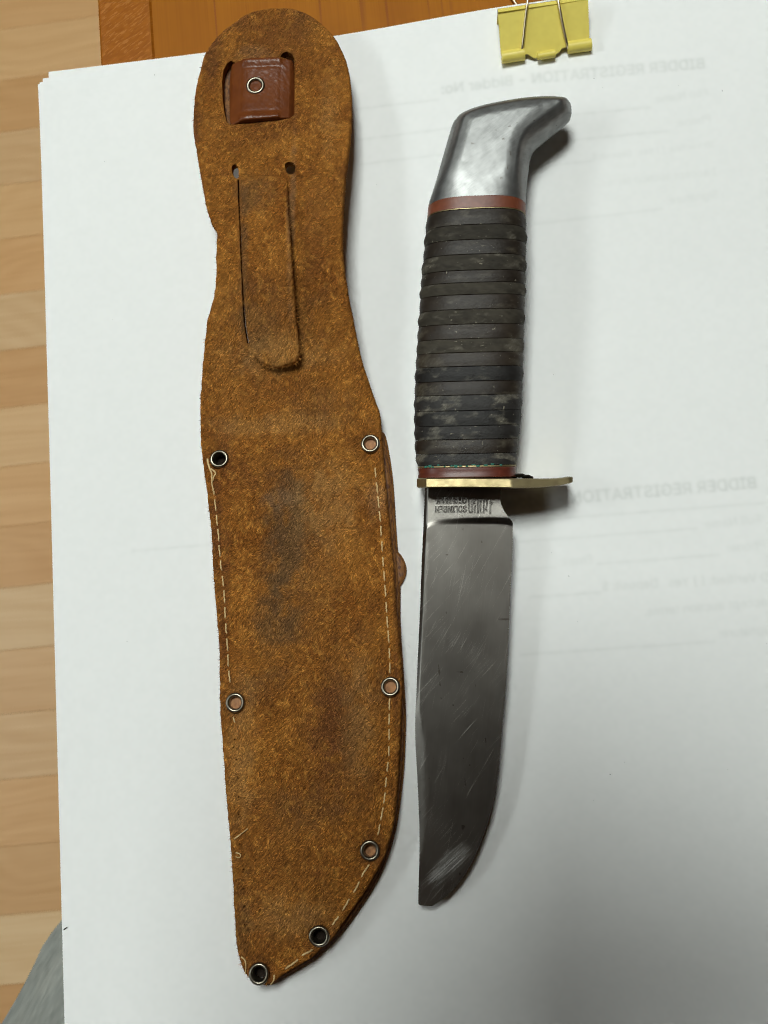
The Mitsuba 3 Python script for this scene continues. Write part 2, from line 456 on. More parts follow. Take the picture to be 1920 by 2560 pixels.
PT = 0.0026
zt_flat = lambda x, y: zb_panel(x, y) + PT
STAINS = []
for px, py, rx, ry, amt, kind in ((715, 1330, 62, 190, 1.0, 0), (690, 1560, 60, 110, 0.85, 0), (830, 1800, 80, 130, 0.9, 1), (860, 1960, 80, 90, 0.45, 1), (760, 2020, 120, 60, 0.45, 0), (540, 160, 32, 80, 1.0, 1),
                                  (500, 340, 22, 90, 1.0, 1), (600, 70, 60, 40, 0.8, 1), (770, 70, 60, 50, 0.45, 0), (548, 1070, 40, 60, 0.6, 1), (536, 1330, 18, 170, 0.9, 1), (560, 1500, 14, 200, 0.7, 1),
                                  (650, 520, 60, 60, 0.7, 0), (625, 700, 16, 220, 0.7, 0), (650, 840, 60, 60, 0.45, 0), (800, 1010, 90, 60, 0.45, 0), (870, 480, 30, 90, 0.5, 1), (940, 1250, 30, 50, 0.5, 2),
                                  (700, 1250, 50, 30, 0.5, 2), (640, 160, 50, 30, 0.5, 2), (650, 1720, 60, 60, 0.5, 0), (600, 2300, 30, 120, 0.5, 0), (742, 560, 9, 260, 0.5, 2), (700, 150, 130, 120, 0.55, 1), (660, 340, 150, 70, 0.45, 1), (800, 620, 40, 200, 0.4, 1), (760, 1420, 110, 260, 0.35, 0),
                                  (880, 1780, 70, 260, 0.40, 1), (640, 1180, 130, 90, 0.30, 1), (720, 2180, 120, 120, 0.30, 1), (690, 820, 150, 130, 0.35, 0), (640, 980, 130, 70, 0.35, 1), (548, 1147, 44, 44, 0.6, 1), (926, 1110, 44, 44, 0.6, 1),
                                  (589, 1757, 44, 44, 0.5, 1), (976, 1717, 44, 44, 0.5, 1), (925, 2126, 44, 44, 0.6, 1), (798, 2340, 44, 44, 0.6, 1), (640, 2440, 50, 44, 0.8, 1), (990, 1500, 8, 500, 0.6, 1), (820, 1250, 90, 120, 0.4, 3), (700, 900, 160, 50, 0.35, 3), (900, 1790, 50, 160, 0.35, 3), (600, 1900, 40, 200, 0.4, 3), (720, 2300, 120, 60, 0.35, 3), (830, 300, 30, 130, 0.3, 3), (690, 1060, 200, 30, 0.35, 3)):
    c = at(px, py, 0.0085)
    STAINS.append((float(c[0]), float(c[1]), rx * SCALE, ry * SCALE, amt, [(0.120, 0.072, 0.036), (0.135, 0.050, 0.021), (0.34, 0.21, 0.11), (0.58, 0.33, 0.115)][kind]))


def leather_tone(p):
    n1 = fbm(p.x * 110, p.y * 110, 1.0, 3)
    n2 = fbm(p.x * 480 + p.y * 160, p.y * 420, 2.0, 3)
    c = mix((0.42, 0.172, 0.032), (0.225, 0.076, 0.0145), dr.clip(1.05 * n1 + 0.0, 0, 1))
    c = mix(c, (0.55, 0.245, 0.050), smoothstep(0.50, 0.8, fbm(p.x * 900 + p.y * 300, p.y * 760, 2.0, 3)) * 0.6)
    c = mix(c, (0.22, 0.080, 0.020), smoothstep(0.56, 0.85, fbm(p.x * 300, p.y * 240, 5.0, 3)) * 0.55)
    rag = fbm(p.x * 330, p.y * 300, 7.0, 5) - 0.5
    for x, y, rx, ry, amt, col in STAINS:
        g = dr.exp(-(dr.square((p.x - x) / rx) + dr.square((p.y - y) / ry)))
        c = mix(c, col, smoothstep(0.10, 1.0, g * (1 + 1.7 * rag)) * amt * 0.70)
    return c


def suede(p, n, uv):
    a, b = 0.60 * p.x + 0.80 * p.y, 0.80 * p.x - 0.60 * p.y      # the nap leans down to the left
    f = fbm(a * 900, b * 4200, 3.0, 3)
    return leather_tone(p) * (0.30 + 0.75 * f)


def nap(p, n, uv):
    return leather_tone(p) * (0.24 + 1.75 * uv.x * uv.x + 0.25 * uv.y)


def suede_h(p, n, uv):
    a, b = 0.60 * p.x + 0.80 * p.y, 0.80 * p.x - 0.60 * p.y
    return fbm(a * 700, b * 2600, 3.0, 3) + 0.8 * fbm(a * 260, b * 420, 6.0, 2)


scene["mat_suede"] = two(bump({"type": "principled", "base_color": proc(suede), "roughness": 0.9, "specular": 0.05}, suede_h, 0.0007))
scene["mat_nap"] = two({"type": "principled", "base_color": proc(nap), "roughness": 0.8, "specular": 0.06})


def edge_leather(p, n, uv):
    f = fbm(p.x * 1500, p.y * 900, p.z * 3000, 3)
    return mix((0.21, 0.085, 0.020), (0.085, 0.032, 0.011), smoothstep(0.35, 0.7, f))


scene["mat_edge_leather"] = two({"type": "principled", "base_color": proc(edge_leather), "roughness": 0.6, "specular": 0.3})


def strap_color(p, n, uv):
    f = fbm(p.x * 400, p.y * 400, 0.0, 3)
    return mix((0.150, 0.042, 0.010), (0.100, 0.026, 0.007), f)


scene["mat_strap"] = two(bump({"type": "principled", "base_color": proc(strap_color), "roughness": 0.34, "specular": 0.25},
                              lambda p, n, uv: fbm(p.x * 1300 + p.y * 500, p.y * 900, 1.0, 2), 0.00012))


def old_metal(p, n, uv):
    return mix((0.36, 0.33, 0.265), (0.15, 0.13, 0.095), fbm(p.x * 900, p.y * 900, p.z * 900, 3))


scene["mat_eyelet"] = two({"type": "principled", "base_color": proc(old_metal), "metallic": 1.0, "roughness": 0.34})
scene["mat_thread"] = two({"type": "principled", "base_color": proc(lambda p, n, uv: mix((0.72, 0.53, 0.26), (0.48, 0.31, 0.13), noise(p.x * 2500, p.y * 2500, 0.0))), "roughness": 0.8})
scene["mat_plug_leather"] = two({"type": "principled", "base_color": proc(lambda p, n, uv: mix((0.42, 0.20, 0.08), (0.20, 0.085, 0.035), fbm(p.x * 1800, p.y * 900, 0.0, 2))), "roughness": 0.7})
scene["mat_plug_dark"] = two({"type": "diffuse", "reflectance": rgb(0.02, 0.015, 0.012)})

# ------------------------------------------------------------------ leather sheath: shape
sheath = tag("sheath", "worn brown suede leather knife sheath with riveted and stitched edges lying on the white paper", "knife sheath")
L_PX = [(693.7, 16), (655, 21), (616, 32), (568.8, 64), (541.8, 89), (511, 132), (498, 175.5), (486, 229.5), (482, 280), (481, 324), (488.4, 364.5), (496, 415), (508, 481), (518, 528.5), (528, 559), (538, 573), (542, 586), (539.5, 623),
        (540, 670), (538, 717.5), (530, 755), (521.5, 782), (515, 819), (511, 859), (507, 893), (504.6, 937), (500, 1000), (500, 1050), (501.6, 1112), (507, 1159), (516, 1227.6), (523, 1293), (529, 1350.6), (532, 1423), (536.7, 1484.4),
        (541.4, 1553), (545.6, 1591), (547, 1642), (548, 1719), (548, 1753), (550.6, 1804), (554, 1837.5), (557, 1888), (561, 1949), (564, 1990), (568, 2027), (573, 2083), (576, 2127), (581, 2184), (584, 2246.5), (587, 2293.5), (588.6, 2340.5),
        (592, 2375), (599.6, 2409.5), (612, 2437.7), (631, 2456.5), (650, 2464), (672, 2463), (686, 2456)]
R_PX = [(697, 2444), (744, 2416), (778, 2397), (806.5, 2369), (828, 2353), (850, 2318.6), (872, 2287), (894, 2256), (916, 2224.5), (938, 2187), (960, 2146), (972.6, 2105), (985, 2061), (991, 2011), (996, 1939), (999.6, 1871), (1003, 1787),
        (1006, 1729.5), (1006, 1689), (1001, 1642), (996, 1567.5), (990, 1520.6), (986, 1448), (981, 1387), (973.6, 1303.6), (968, 1249), (961, 1184), (955.5, 1112), (952, 1065), (950, 1032), (937.4, 1000), (920, 947), (906, 906.6), (893, 852.6),
        (882.7, 795), (872.6, 751), (866, 707), (859, 667), (856, 616), (855.7, 565.6), (858, 515), (862.5, 447.5), (869, 397), (874, 354), (878.6, 304), (878.6, 256.5), (876, 202.5), (869, 159), (852, 118), (835, 88), (805, 57), (771, 32), (737.5, 20)]
lx, rx_ = outline(L_PX, zt_flat), outline(R_PX, zt_flat)
ring = smooth_line(np.vstack([lx, rx_]), 0.5 * MM, True, 2)
c0 = ring.mean(0)
tn = np.roll(ring, -1, 0) - np.roll(ring, 1, 0); tn /= np.linalg.norm(tn, axis=1, keepdims=True)
nrm = np.column_stack([tn[:, 1], -tn[:, 0]])
if np.sum(ring[:, 0] * np.roll(ring[:, 1], -1) - np.roll(ring[:, 0], -1) * ring[:, 1]) < 0:
    nrm = -nrm
rough = np.where(ring[:, 0] < c0[0] - 0.004, 0.42, 0.16) * (meshkit.fbm(np.column_stack([ring * 900, ring[:, :1] * 0]), 3, 3) - 0.5)
ring = ring + nrm * (rough * MM)[:, None]
panel_full = sg.Polygon(ring).buffer(0)

EYELETS = [(548, 1147, 1), (926, 1110, 0), (589, 1757, 0), (976, 1717, 0), (925, 2126, 2), (798, 2340, 1), (648, 2434, 1)]
holes = []
EYE_XY = [tuple(spot(px, py, zt_flat)[:2]) for px, py, k in EYELETS]
for px, py, k in EYELETS:
    holes.append(sg.Point(*spot(px, py, zt_flat)[:2]).buffer(2.45 * MM, 10))
slit_l = sg.Polygon(outline([(577, 151), (566, 160), (558, 176), (555, 205), (556, 245), (560, 280), (567, 306), (577, 312), (588, 306), (588, 156)], zt_flat))
slit_r = sg.Polygon(outline([(700, 142), (706, 133), (716, 129), (728, 133), (736, 146), (736, 285), (728, 294), (718, 288), (718, 148)], zt_flat))
tongue_holes = [sg.Polygon(smooth_line(outline(q, zt_flat), 0.3 * MM, True)) for q in (
    [(578, 424), (580, 413), (587, 409), (594, 413), (597, 430), (597, 445), (590, 446), (583, 440)], [(711, 412), (716, 405), (726, 404), (737, 408), (739, 424), (733, 436), (722, 437), (714, 428)])]
empty = [(586, 1849), (583, 1868), (591, 1900), (594.5, 1945.5), (596, 1993), (596.4, 2036), (600, 2110), (609, 2174), (610.5, 2223), (610.5, 2265), (612, 2312), (613.5, 2356)]
dots = [sg.Point(*spot(px, py, zt_flat)[:2]).buffer(0.27 * MM, 4) for px, py in empty]
tongue_cut = sg.Polygon(outline([(593, 448), (597, 448), (602, 560), (607.5, 690), (614, 800), (623, 858), (618, 860), (609, 805), (603, 690), (597.5, 560)], zt_flat))
cut = shapely.union_all(holes + [slit_l, slit_r, tongue_cut] + tongue_holes + dots)
panel_poly = panel_full.difference(cut)
panel_poly = max(getattr(panel_poly, "geoms", [panel_poly]), key=lambda g: g.area)
d_outer = edge_dist(sg.LineString(list(panel_full.exterior.coords)))


def lumps(x, y, s=1.0):
    return 0.00048 * (meshkit.fbm(np.column_stack([x * 130 * s, y * 90 * s, x * 0]), 3, 4) - 0.5) * 2


body_mask = lambda y: sstep(0.035, 0.012, y)
def zt_panel(x, y):
    d = d_outer(x, y)
    r = 1.0 * MM
    drop = r - np.sqrt(np.maximum(r * r - np.square(np.maximum(r - d, 0)), 0))
    seam = 0.00045 * np.exp(-np.square((d - 3.6 * MM) / (1.0 * MM))) * body_mask(y)      # pulled in along the stitching
    dome = 0.0011 * sstep(3.5 * MM, 14 * MM, d) * body_mask(y)
    lip = 0.0009 * np.exp(-np.square((y - 0.0285) / 0.004)) * sstep(4 * MM, 10 * MM, d)
    dent = 0
    for px, py in EYE_XY:
        q = np.hypot(x - px, y - py)
        dent = dent + 0.00055 * np.exp(-np.square((q - 2.4 * MM) / (1.3 * MM)))
    return zt_flat(x, y) + dome + lip - seam - 0.7 * drop + lumps(x, y) - dent


panel = plate(panel_poly, 0.9 * MM, zt_panel, lambda x, y: zb_panel(x, y), rings=(0.15 * MM, 0.45 * MM, 0.9 * MM), bstep=0.45 * MM)
obj("back_panel", panel, "mat_suede", sheath, smooth=40)

# welt and front panel under it
F_PX = [(1, 1)]
FR_PX = [(686, 2463), (700, 2452), (728, 2437.7), (759, 2419), (788, 2400), (813, 2378), (835, 2356), (857, 2331), (879, 2303), (900.5, 2271.5), (922, 2240), (944, 2202.6), (963, 2162), (979, 2115), (993, 2061), (1003, 1989.5), (1010, 1922), (1013, 1854),
         (1015, 1787), (1011, 1723), (1008, 1669), (1003, 1601), (1000, 1540), (1001, 1466), (999, 1430), (995, 1383), (990, 1321.7), (986, 1249), (981, 1184), (970, 1115.5), (960, 1072)]
i0 = next(i for i, q in enumerate(L_PX) if q[1] > 1100)
zfr = lambda x, y: 0.0028 + 0 * x
fl_px = [(q[0] + 5, q[1] - 2) for q in L_PX[i0:-3]]
front_poly = sg.Polygon(smooth_line(outline([(520, 1090)] + fl_px + [(640, 2461), (665, 2466)] + FR_PX + [(930, 1085)], zfr), 0.5 * MM, True)).buffer(0)
d_front = edge_dist(sg.LineString(list(front_poly.exterior.coords)))
eye_cut = shapely.union_all([h.buffer(0.3 * MM) for h, (_, _, k) in zip(holes, EYELETS)])


def layer(poly, z0, z1, seed):
    d_ = edge_dist(sg.LineString(list(poly.exterior.coords)))
    zt = lambda x, y: z1 - 0.0006 * (1 - sstep(0, 0.7 * MM, d_(x, y))) + 0.3 * lumps(x, y, 2 + seed)
    return plate(poly, 1.5 * MM, zt, lambda x, y: z0 + 0 * x, rings=(0.25 * MM, 0.7 * MM), bstep=0.6 * MM, seed=seed)


welt_poly = shapely.union_all([front_poly.buffer(-0.65 * MM)]).difference(eye_cut)
welt_poly = max(getattr(welt_poly, "geoms", [welt_poly]), key=lambda g: g.area)
fpoly = front_poly.difference(eye_cut); fpoly = max(getattr(fpoly, "geoms", [fpoly]), key=lambda g: g.area)
zsh = lambda x, y: 0.0
obj("welt", layer(welt_poly, 0.00275, 0.0046, 1), "mat_edge_leather", sheath, smooth=40)
obj("front_panel", layer(fpoly, 0.0009, 0.0026, 2), "mat_edge_leather", sheath, smooth=40)
tabp = sg.Polygon(smooth_line(outline([(980, 1370), (997, 1379), (1009, 1396), (1016, 1416), (1016, 1432), (1010, 1448), (1001, 1464), (980, 1480)], zfr), 0.4 * MM, True))
tag(obj("leather_tab", layer(tabp, 0.0012, 0.0027, 3), "mat_edge_leather", sheath, smooth=40), "small rounded leather tab peeking out of the right edge")

# belt loop tongue
TG_PX = [(597, 430), (594, 446), (598, 520), (602.5, 616), (605, 690), (609, 751), (612, 795), (616, 829), (623, 860), (633, 886), (644, 900), (658, 911), (676, 916), (694, 920), (710, 916), (726, 914), (742, 910), (750, 900), (752, 884), (747, 840), (741, 785), (737, 720), (732, 650), (727, 580),
         (721, 515), (718, 470), (715.6, 440), (708, 428)]
zt_t = lambda x, y: zt_flat(x, y) + 0.0025
tongue_poly = sg.Polygon(smooth_line(outline(TG_PX, zt_t), 0.4 * MM, True)).buffer(0)
tx0, ty0 = spot(655, 430, zt_t)[:2]
ty1 = spot(690, 915, zt_t)[1]
tcx = lambda y: np.interp(y, [ty1, ty0], [spot(690, 900, zt_t)[0], tx0])
d_tong = edge_dist(sg.LineString(list(tongue_poly.exterior.coords)))
TW = 0.0085


def tongue_bot(x, y):
    u = np.clip((x - tcx(y)) / TW, -1, 1)
    ramp = sstep(ty0 + 0.001, ty0 - 0.016, y)
    return zt_panel(x, y) - 0.0016 + ramp * (0.0030 + 0.0012 * u)


def tongue_top(x, y):
    d = d_tong(x, y)
    r = 0.8 * MM
    drop = r - np.sqrt(np.maximum(r * r - np.square(np.maximum(r - d, 0)), 0))
    keep = sstep(ty0 + 0.001, ty0 - 0.008, y)
    return tongue_bot(x, y) + 0.0017 + 0.0002 * keep - 0.8 * drop * keep + 0.7 * lumps(x + 1, y, 1.7)


tongue = plate(tongue_poly, 0.8 * MM, tongue_top, tongue_bot, rings=(0.2 * MM, 0.5 * MM, 0.9 * MM), bstep=0.45 * MM)
tag(obj("belt_tongue", tongue, "mat_suede", sheath, smooth=40), "raised greyish suede tongue with a frayed lower end")

# snap strap through the two slits
ST_PX = [(571, 156), (580, 148), (612, 143), (650, 141), (700, 141), (726, 141), (733, 150), (733, 286), (726, 287), (705, 291), (660, 295), (612, 298), (590, 302), (578, 306), (571, 300), (568, 250), (567, 200)]
zt_s = lambda x, y: zt_flat(x, y) + 0.0018
strap_poly = sg.Polygon(smooth_line(outline(ST_PX, zt_s), 0.3 * MM, True, 1)).buffer(0)
sx0, sx1 = spot(568, 220, zt_s)[0], spot(733, 220, zt_s)[0]
sy0, sy1 = spot(650, 296, zt_s)[1], spot(650, 141, zt_s)[1]
d_strap = edge_dist(sg.LineString(list(strap_poly.exterior.coords)))


def strap_top(x, y):
    u = np.clip((x - sx0) / (sx1 - sx0), 0, 1)
    v = np.clip((y - sy0) / (sy1 - sy0), 0, 1)
    prof = np.interp(u, [0, 0.05, 0.22, 0.30, 0.72, 0.80, 0.95, 1.0], [-1.4, -0.1, 1.1, 1.3, 1.35, 1.2, 0.4, -1.2])
    uc, vc = np.abs(u - 0.5) / 0.30, np.abs(v - 0.50) / 0.36
    g = np.exp(-np.square((np.maximum(uc, vc) - 1.0) / 0.055))
    r = 0.6 * MM
    d = d_strap(x, y)
    drop = r - np.sqrt(np.maximum(r * r - np.square(np.maximum(r - d, 0)), 0))
    roll = 0.0005 * np.exp(-np.square((vc - 1.25) / 0.16)) * (u > 0.2) * (u < 0.8)
    return zt_flat(x, y) + prof * MM - 0.00018 * g + roll - 0.7 * drop * ((u > 0.06) & (u < 0.94))


strap = plate(strap_poly, 0.45 * MM, strap_top, lambda x, y: strap_top(x, y) - 0.0014, rings=(0.2 * MM, 0.45 * MM), bstep=0.3 * MM)
tag(obj("snap_strap", strap, "mat_strap", sheath, smooth=40), "smooth reddish-brown strap end threaded through two slits")


erng = np.random.default_rng(17)
def eyelet(c, depth, plug, s=1.0, parent=sheath):
    prof = [(1.60, -depth), (1.62, -0.5), (1.72, 0.02), (1.90, 0.30), (2.15, 0.42), (2.42, 0.40), (2.66, 0.22), (2.80, -0.08), (2.82, -0.5)]
    m = lathe(np.array(prof) * s * MM)
    m.vertices *= [1 + erng.uniform(-.04, .04), 1 + erng.uniform(-.04, .04), 1]
    m.apply_transform(trimesh.transformations.rotation_matrix(erng.uniform(0.02, 0.10), [erng.uniform(-1, 1), erng.uniform(-1, 1), 0]))
    m.apply_translation(c)
    k = obj("eyelet", m, "mat_eyelet", parent, smooth=40)
    a = np.arange(20) / 20 * 2 * np.pi
    rr = np.concatenate([[0], np.full(20, 1.0)])
    vv = np.column_stack([rr * np.concatenate([[0], np.cos(a)]), rr * np.concatenate([[0], np.sin(a)]), 0.16 * (1 - rr)]) * [1.62 * s * MM, 1.62 * s * MM, MM] + [0, 0, -depth * 0.93 * MM]
    i = np.arange(20)
    pm = trimesh.Trimesh(vv + c, np.column_stack([i * 0, 1 + i, 1 + (i + 1) % 20]), process=False)
    obj("plug", pm, plug, k)
    return k


for px, py, k in EYELETS:
    c = spot(px, py, lambda x, y: zt_panel(x, y))
    c[2] = zt_flat(c[:1], c[1:2])[0] + 0.0001
    key = eyelet(c, [1.25, 3.6, 2.4][k], ["mat_plug_leather", "mat_plug_dark", "mat_plug_leather"][k])
c = spot(639, 215, lambda x, y: strap_top(x, y))
eyelet(c + [0, 0, 0.0002], 1.3, "mat_plug_leather", 1.03)

for q in ([(546, 165), (600, 160), (600, 303), (566, 309), (552, 260)], [(704, 160), (752, 160), (752, 290), (704, 292)]):
    under = sg.Polygon(outline(q, zb_panel))
    tag(obj("strap_end", plate(under, 1.5 * MM, lambda x, y: zb_panel(x, y) - 0.0006, lambda x, y: zb_panel(x, y) - 0.0022, rings=(0.3 * MM,)), "mat_edge_leather", sheath, smooth=40))

# stitching
def lay(px, lift=0.0001):
    xy = outline(px, zt_flat)
    return np.column_stack([xy, zt_panel(xy[:, 0], xy[:, 1]) + lift])


srng = np.random.default_rng(21)
def stitches(px, length, r, gap=0.22):
    line = resample(lay(px)[:, :2], 0.2 * MM)
    n = max(1, int(round(len(line) * 0.2 * MM / length)))
    per = len(line) / n
    for i in range(n):
        a, b = int(i * per + per * gap * 0.5 * srng.uniform(0.4, 1.4)), int((i + 1) * per - per * gap * 0.5 * srng.uniform(0.4, 1.4))
        seg = resample(line[a:max(b, a + 3)], 0.35 * MM)
        if len(seg) < 3:
            continue
        t = np.linspace(0, 1, len(seg))
        seg = seg + srng.normal(0, 0.05 * MM, seg.shape)
        z = zt_panel(seg[:, 0], seg[:, 1]) + (0.00012 + 0.00012 * np.sin(np.pi * t)) - 0.0005 * (np.abs(t - 0.5) > 0.47)
        obj("stitch", tube(np.column_stack([seg, z]), r * MM * (1 + 0.15 * np.sin(t * 19)), 7), "mat_thread", sheath, smooth=True)


stitches([(530, 1208), (536, 1240), (541, 1290), (547, 1340), (551, 1400), (556, 1440), (560, 1480), (563, 1530), (566, 1580), (569, 1620), (571, 1675), (575, 1711)], 4.6 * MM, 0.21)
stitches([(581, 1790), (588, 1809)], 2.2 * MM, 0.20)
stitches([(937, 1166), (946, 1256), (952.6, 1321), (956, 1387), (962, 1459), (966, 1520), (970, 1575), (973, 1620), (975, 1690)], 4.2 * MM, 0.21)
stitches([(974, 1743), (972.6, 1820), (972, 1888), (966, 1945), (959, 2010), (951, 2055), (943, 2096)], 4.2 * MM, 0.21)
stitches([(926, 2158), (910, 2180), (891, 2220), (872, 2250), (850, 2287), (824, 2322)], 4.6 * MM, 0.24, 0.3)
stitches([(787.6, 2370), (756, 2388), (744, 2400), (709, 2425)], 4.6 * MM, 0.25, 0.3)
def strand(px, r, lift=0.00025):
    p = smooth_line(lay(px, lift), 0.4 * MM)
    tag(obj("loose_thread", tube(p, r * MM * np.linspace(1.1, 0.6, len(p)), 7), "mat_thread", sheath, smooth=True))


strand([(519, 1147), (520, 1158), (525, 1172), (531, 1186), (529, 1200), (531, 1214)], 0.30)
strand([(527, 1172), (536, 1178), (540, 1184), (534, 1192), (532, 1204)], 0.26)
strand([(585.5, 2097.5), (600, 2087), (620, 2071)], 0.20)
strand([(590, 2131), (600, 2133), (604, 2140), (596, 2145), (590, 2140)], 0.16)
strand([(603, 2392), (613, 2399), (615, 2414), (612, 2436)], 0.20)
strand([(686, 2437), (686, 2450), (676, 2462)], 0.22)

# nap: the raised fibres of the suede
nrng = np.random.default_rng(8)
def fibres(poly, ztop, density, seed, length=(0.5, 1.05), width=0.17):
    r = np.random.default_rng(seed)
    x0, y0, x1, y1 = poly.bounds
    n = int((x1 - x0) * (y1 - y0) * 1e6 * density)
    p = r.uniform([x0, y0], [x1, y1], (n, 2))
    inner = poly.buffer(-0.35 * MM)
    p = p[shapely.contains_xy(inner, p[:, 0], p[:, 1])]
    n = len(p)
    z = ztop(p[:, 0], p[:, 1])
    ang = np.radians(232) + r.normal(0, 0.42, n) + 1.3 * (meshkit.noise(np.column_stack([p * 160, p[:, :1] * 0]), 6) - 0.5)
    L = r.uniform(*length, n) * MM * (0.6 + 0.8 * meshkit.noise(np.column_stack([p * 300, p[:, :1] * 0]), 9))
    rise = r.uniform(0.10, 0.42, n)
    d = np.column_stack([np.cos(ang), np.sin(ang)])
    s = np.column_stack([-d[:, 1], d[:, 0]]) * (r.uniform(0.6, 1.3, n) * width * MM / 2)[:, None]
    tip = p + d * L[:, None]
    zt = ztop(tip[:, 0], tip[:, 1])
    roll = r.normal(0, 0.00005, n)
    v = np.stack([np.column_stack([p + s, z + roll - 0.00002]), np.column_stack([p - s, z - roll - 0.00002]), np.column_stack([tip, np.maximum(zt, z - 0.0006) + L * rise])], 1).reshape(-1, 3)
    tone = r.uniform(0, 1, n)
    uv = np.column_stack([np.repeat(tone, 3), np.tile([0, 0, 1.0], n)])
    return v, np.arange(3 * n).reshape(-1, 3), uv


tong_in = tongue_poly
pv, pf, puv = fibres(panel_poly.difference(tongue_poly).difference(strap_poly), zt_panel, 8.0, 1)
edge = np.array(panel_full.exterior.coords)
ex = resample(edge[:-1], 0.17 * MM, True)
et = np.roll(ex, -1, 0) - np.roll(ex, 1, 0); et /= np.linalg.norm(et, axis=1, keepdims=True)
en = np.column_stack([et[:, 1], -et[:, 0]])
if not sg.Polygon(edge).exterior.is_ccw:
    en = -en
dens = np.where(en[:, 0] < -0.6, 0.9, 0.30) * sstep(0.125, 0.09, ex[:, 1])
sel = nrng.random(len(ex)) < dens
ex, en, et = ex[sel], en[sel], et[sel]
k = len(ex)
Lf = nrng.uniform(0.15, 0.75, k) ** 1.6 * MM * 1.3
dr_ = en + et * nrng.normal(0, 0.7, (k, 1)); dr_ /= np.linalg.norm(dr_, axis=1, keepdims=True)
zf = zb_panel(ex[:, 0], ex[:, 1]) + nrng.uniform(0.0006, 0.0022, k)
base = ex - en * 0.25 * MM
fv = np.stack([np.column_stack([base + et * 0.05 * MM, zf]), np.column_stack([base - et * 0.05 * MM, zf]), np.column_stack([base + dr_ * (Lf + 0.25 * MM)[:, None], zf + nrng.normal(0, 0.0003, k)])], 1).reshape(-1, 3)
fuv = np.column_stack([np.repeat(nrng.uniform(0, 0.5, k), 3), np.tile([0, 0, 1.0], k)])
napm = trimesh.Trimesh(np.vstack([pv, fv]), np.vstack([pf, np.arange(3 * k).reshape(-1, 3) + len(pv)]), process=False)
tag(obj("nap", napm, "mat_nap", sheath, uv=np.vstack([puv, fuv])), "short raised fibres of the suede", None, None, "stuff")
tv, tf, tuv = fibres(tongue_poly.buffer(-0.2 * MM), tongue_top, 8.0, 2)
tx_ = resample(np.array(tongue_poly.exterior.coords)[:-1], 0.14 * MM, True)
tt_ = np.roll(tx_, -1, 0) - np.roll(tx_, 1, 0); tt_ /= np.linalg.norm(tt_, axis=1, keepdims=True)
tn_ = np.column_stack([tt_[:, 1], -tt_[:, 0]]) * (1 if sg.Polygon(tx_).exterior.is_ccw else -1)
sel = nrng.random(len(tx_)) < np.where(tx_[:, 1] < ty1 + 0.006, 0.9, 0.35) * (tx_[:, 1] < ty0 - 0.006)
tx_, tt_, tn_ = tx_[sel], tt_[sel], tn_[sel]
k2 = len(tx_)
L2 = nrng.uniform(0.2, 0.9, k2) ** 1.6 * MM * 2.0
d2 = tn_ + tt_ * nrng.normal(0, 0.8, (k2, 1)); d2 /= np.linalg.norm(d2, axis=1, keepdims=True)
b2 = tx_ - tn_ * 0.3 * MM
z2 = tongue_bot(b2[:, 0], b2[:, 1]) + nrng.uniform(0.0004, 0.0014, k2)
v2 = np.stack([np.column_stack([b2 + tt_ * 0.06 * MM, z2]), np.column_stack([b2 - tt_ * 0.06 * MM, z2]), np.column_stack([b2 + d2 * (L2 + 0.3 * MM)[:, None], z2 + nrng.normal(0.0001, 0.0003, k2)])], 1).reshape(-1, 3)
tf = np.vstack([tf, np.arange(3 * k2).reshape(-1, 3) + len(tv)])
tv = np.vstack([tv, v2])
tuv = np.vstack([tuv, np.column_stack([np.repeat(nrng.uniform(0.2, 0.9, k2), 3), np.tile([0, 0, 1.0], k2)])])
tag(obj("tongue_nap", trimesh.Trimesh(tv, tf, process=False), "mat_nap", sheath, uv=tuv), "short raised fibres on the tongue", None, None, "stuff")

# ------------------------------------------------------------------ hunting knife
knife = tag("hunting_knife", "old hunting knife with stacked leather handle, brass guard and hooked grey metal pommel", "knife")
zax = lambda x, y: 0.0108 + 0.030 * (y - 0.01)
B = 0.0094


def metal_pommel(p, n, uv):
    g = fbm(p.x * 420, p.y * 420, p.z * 300, 4)
    s = noise((0.8 * p.x + 0.6 * p.y) * 700, (0.6 * p.x - 0.8 * p.y) * 5200, 1.0)
    c = mix((0.29, 0.295, 0.29), (0.165, 0.168, 0.165), dr.clip(1.2 * g + 0.35 * s - 0.3, 0, 1))
    pits = smoothstep(0.93, 0.97, noise(p.x * 1000, p.y * 1000, p.z * 1000))
    return mix(c, (0.12, 0.11, 0.10), pits)


scene["mat_pommel"] = two(bump({"type": "principled", "base_color": proc(metal_pommel), "metallic": 0.9,
                                "roughness": proc(lambda p, n, uv: 0.38 + 0.16 * fbm(p.x * 350, p.y * 350, p.z * 350, 3))},
                               lambda p, n, uv: fbm(p.x * 800, p.y * 800, p.z * 800, 2), 0.00003))


def streaks(p, deg, fx, fy, seed):
    a = math.radians(deg)
    u, v = p.x * math.cos(a) + p.y * math.sin(a), p.y * math.cos(a) - p.x * math.sin(a)
    return noise(u * fx, v * fy, seed)


TIPX, TIPY = [float(q) for q in at(1120, 2165, 0.007)[:2]]
def blade_mask(p):
    r = dr.square(((p.x - TIPX) * 0.74 + (p.y - TIPY) * 0.67) / 0.0068) + dr.square(((p.y - TIPY) * 0.74 - (p.x - TIPX) * 0.67) / 0.0026)
    return smoothstep(0.30, 0.62, dr.exp(-r) + 0.6 * (streaks(p, 42, 260, 6400, 4.0) - 0.5))


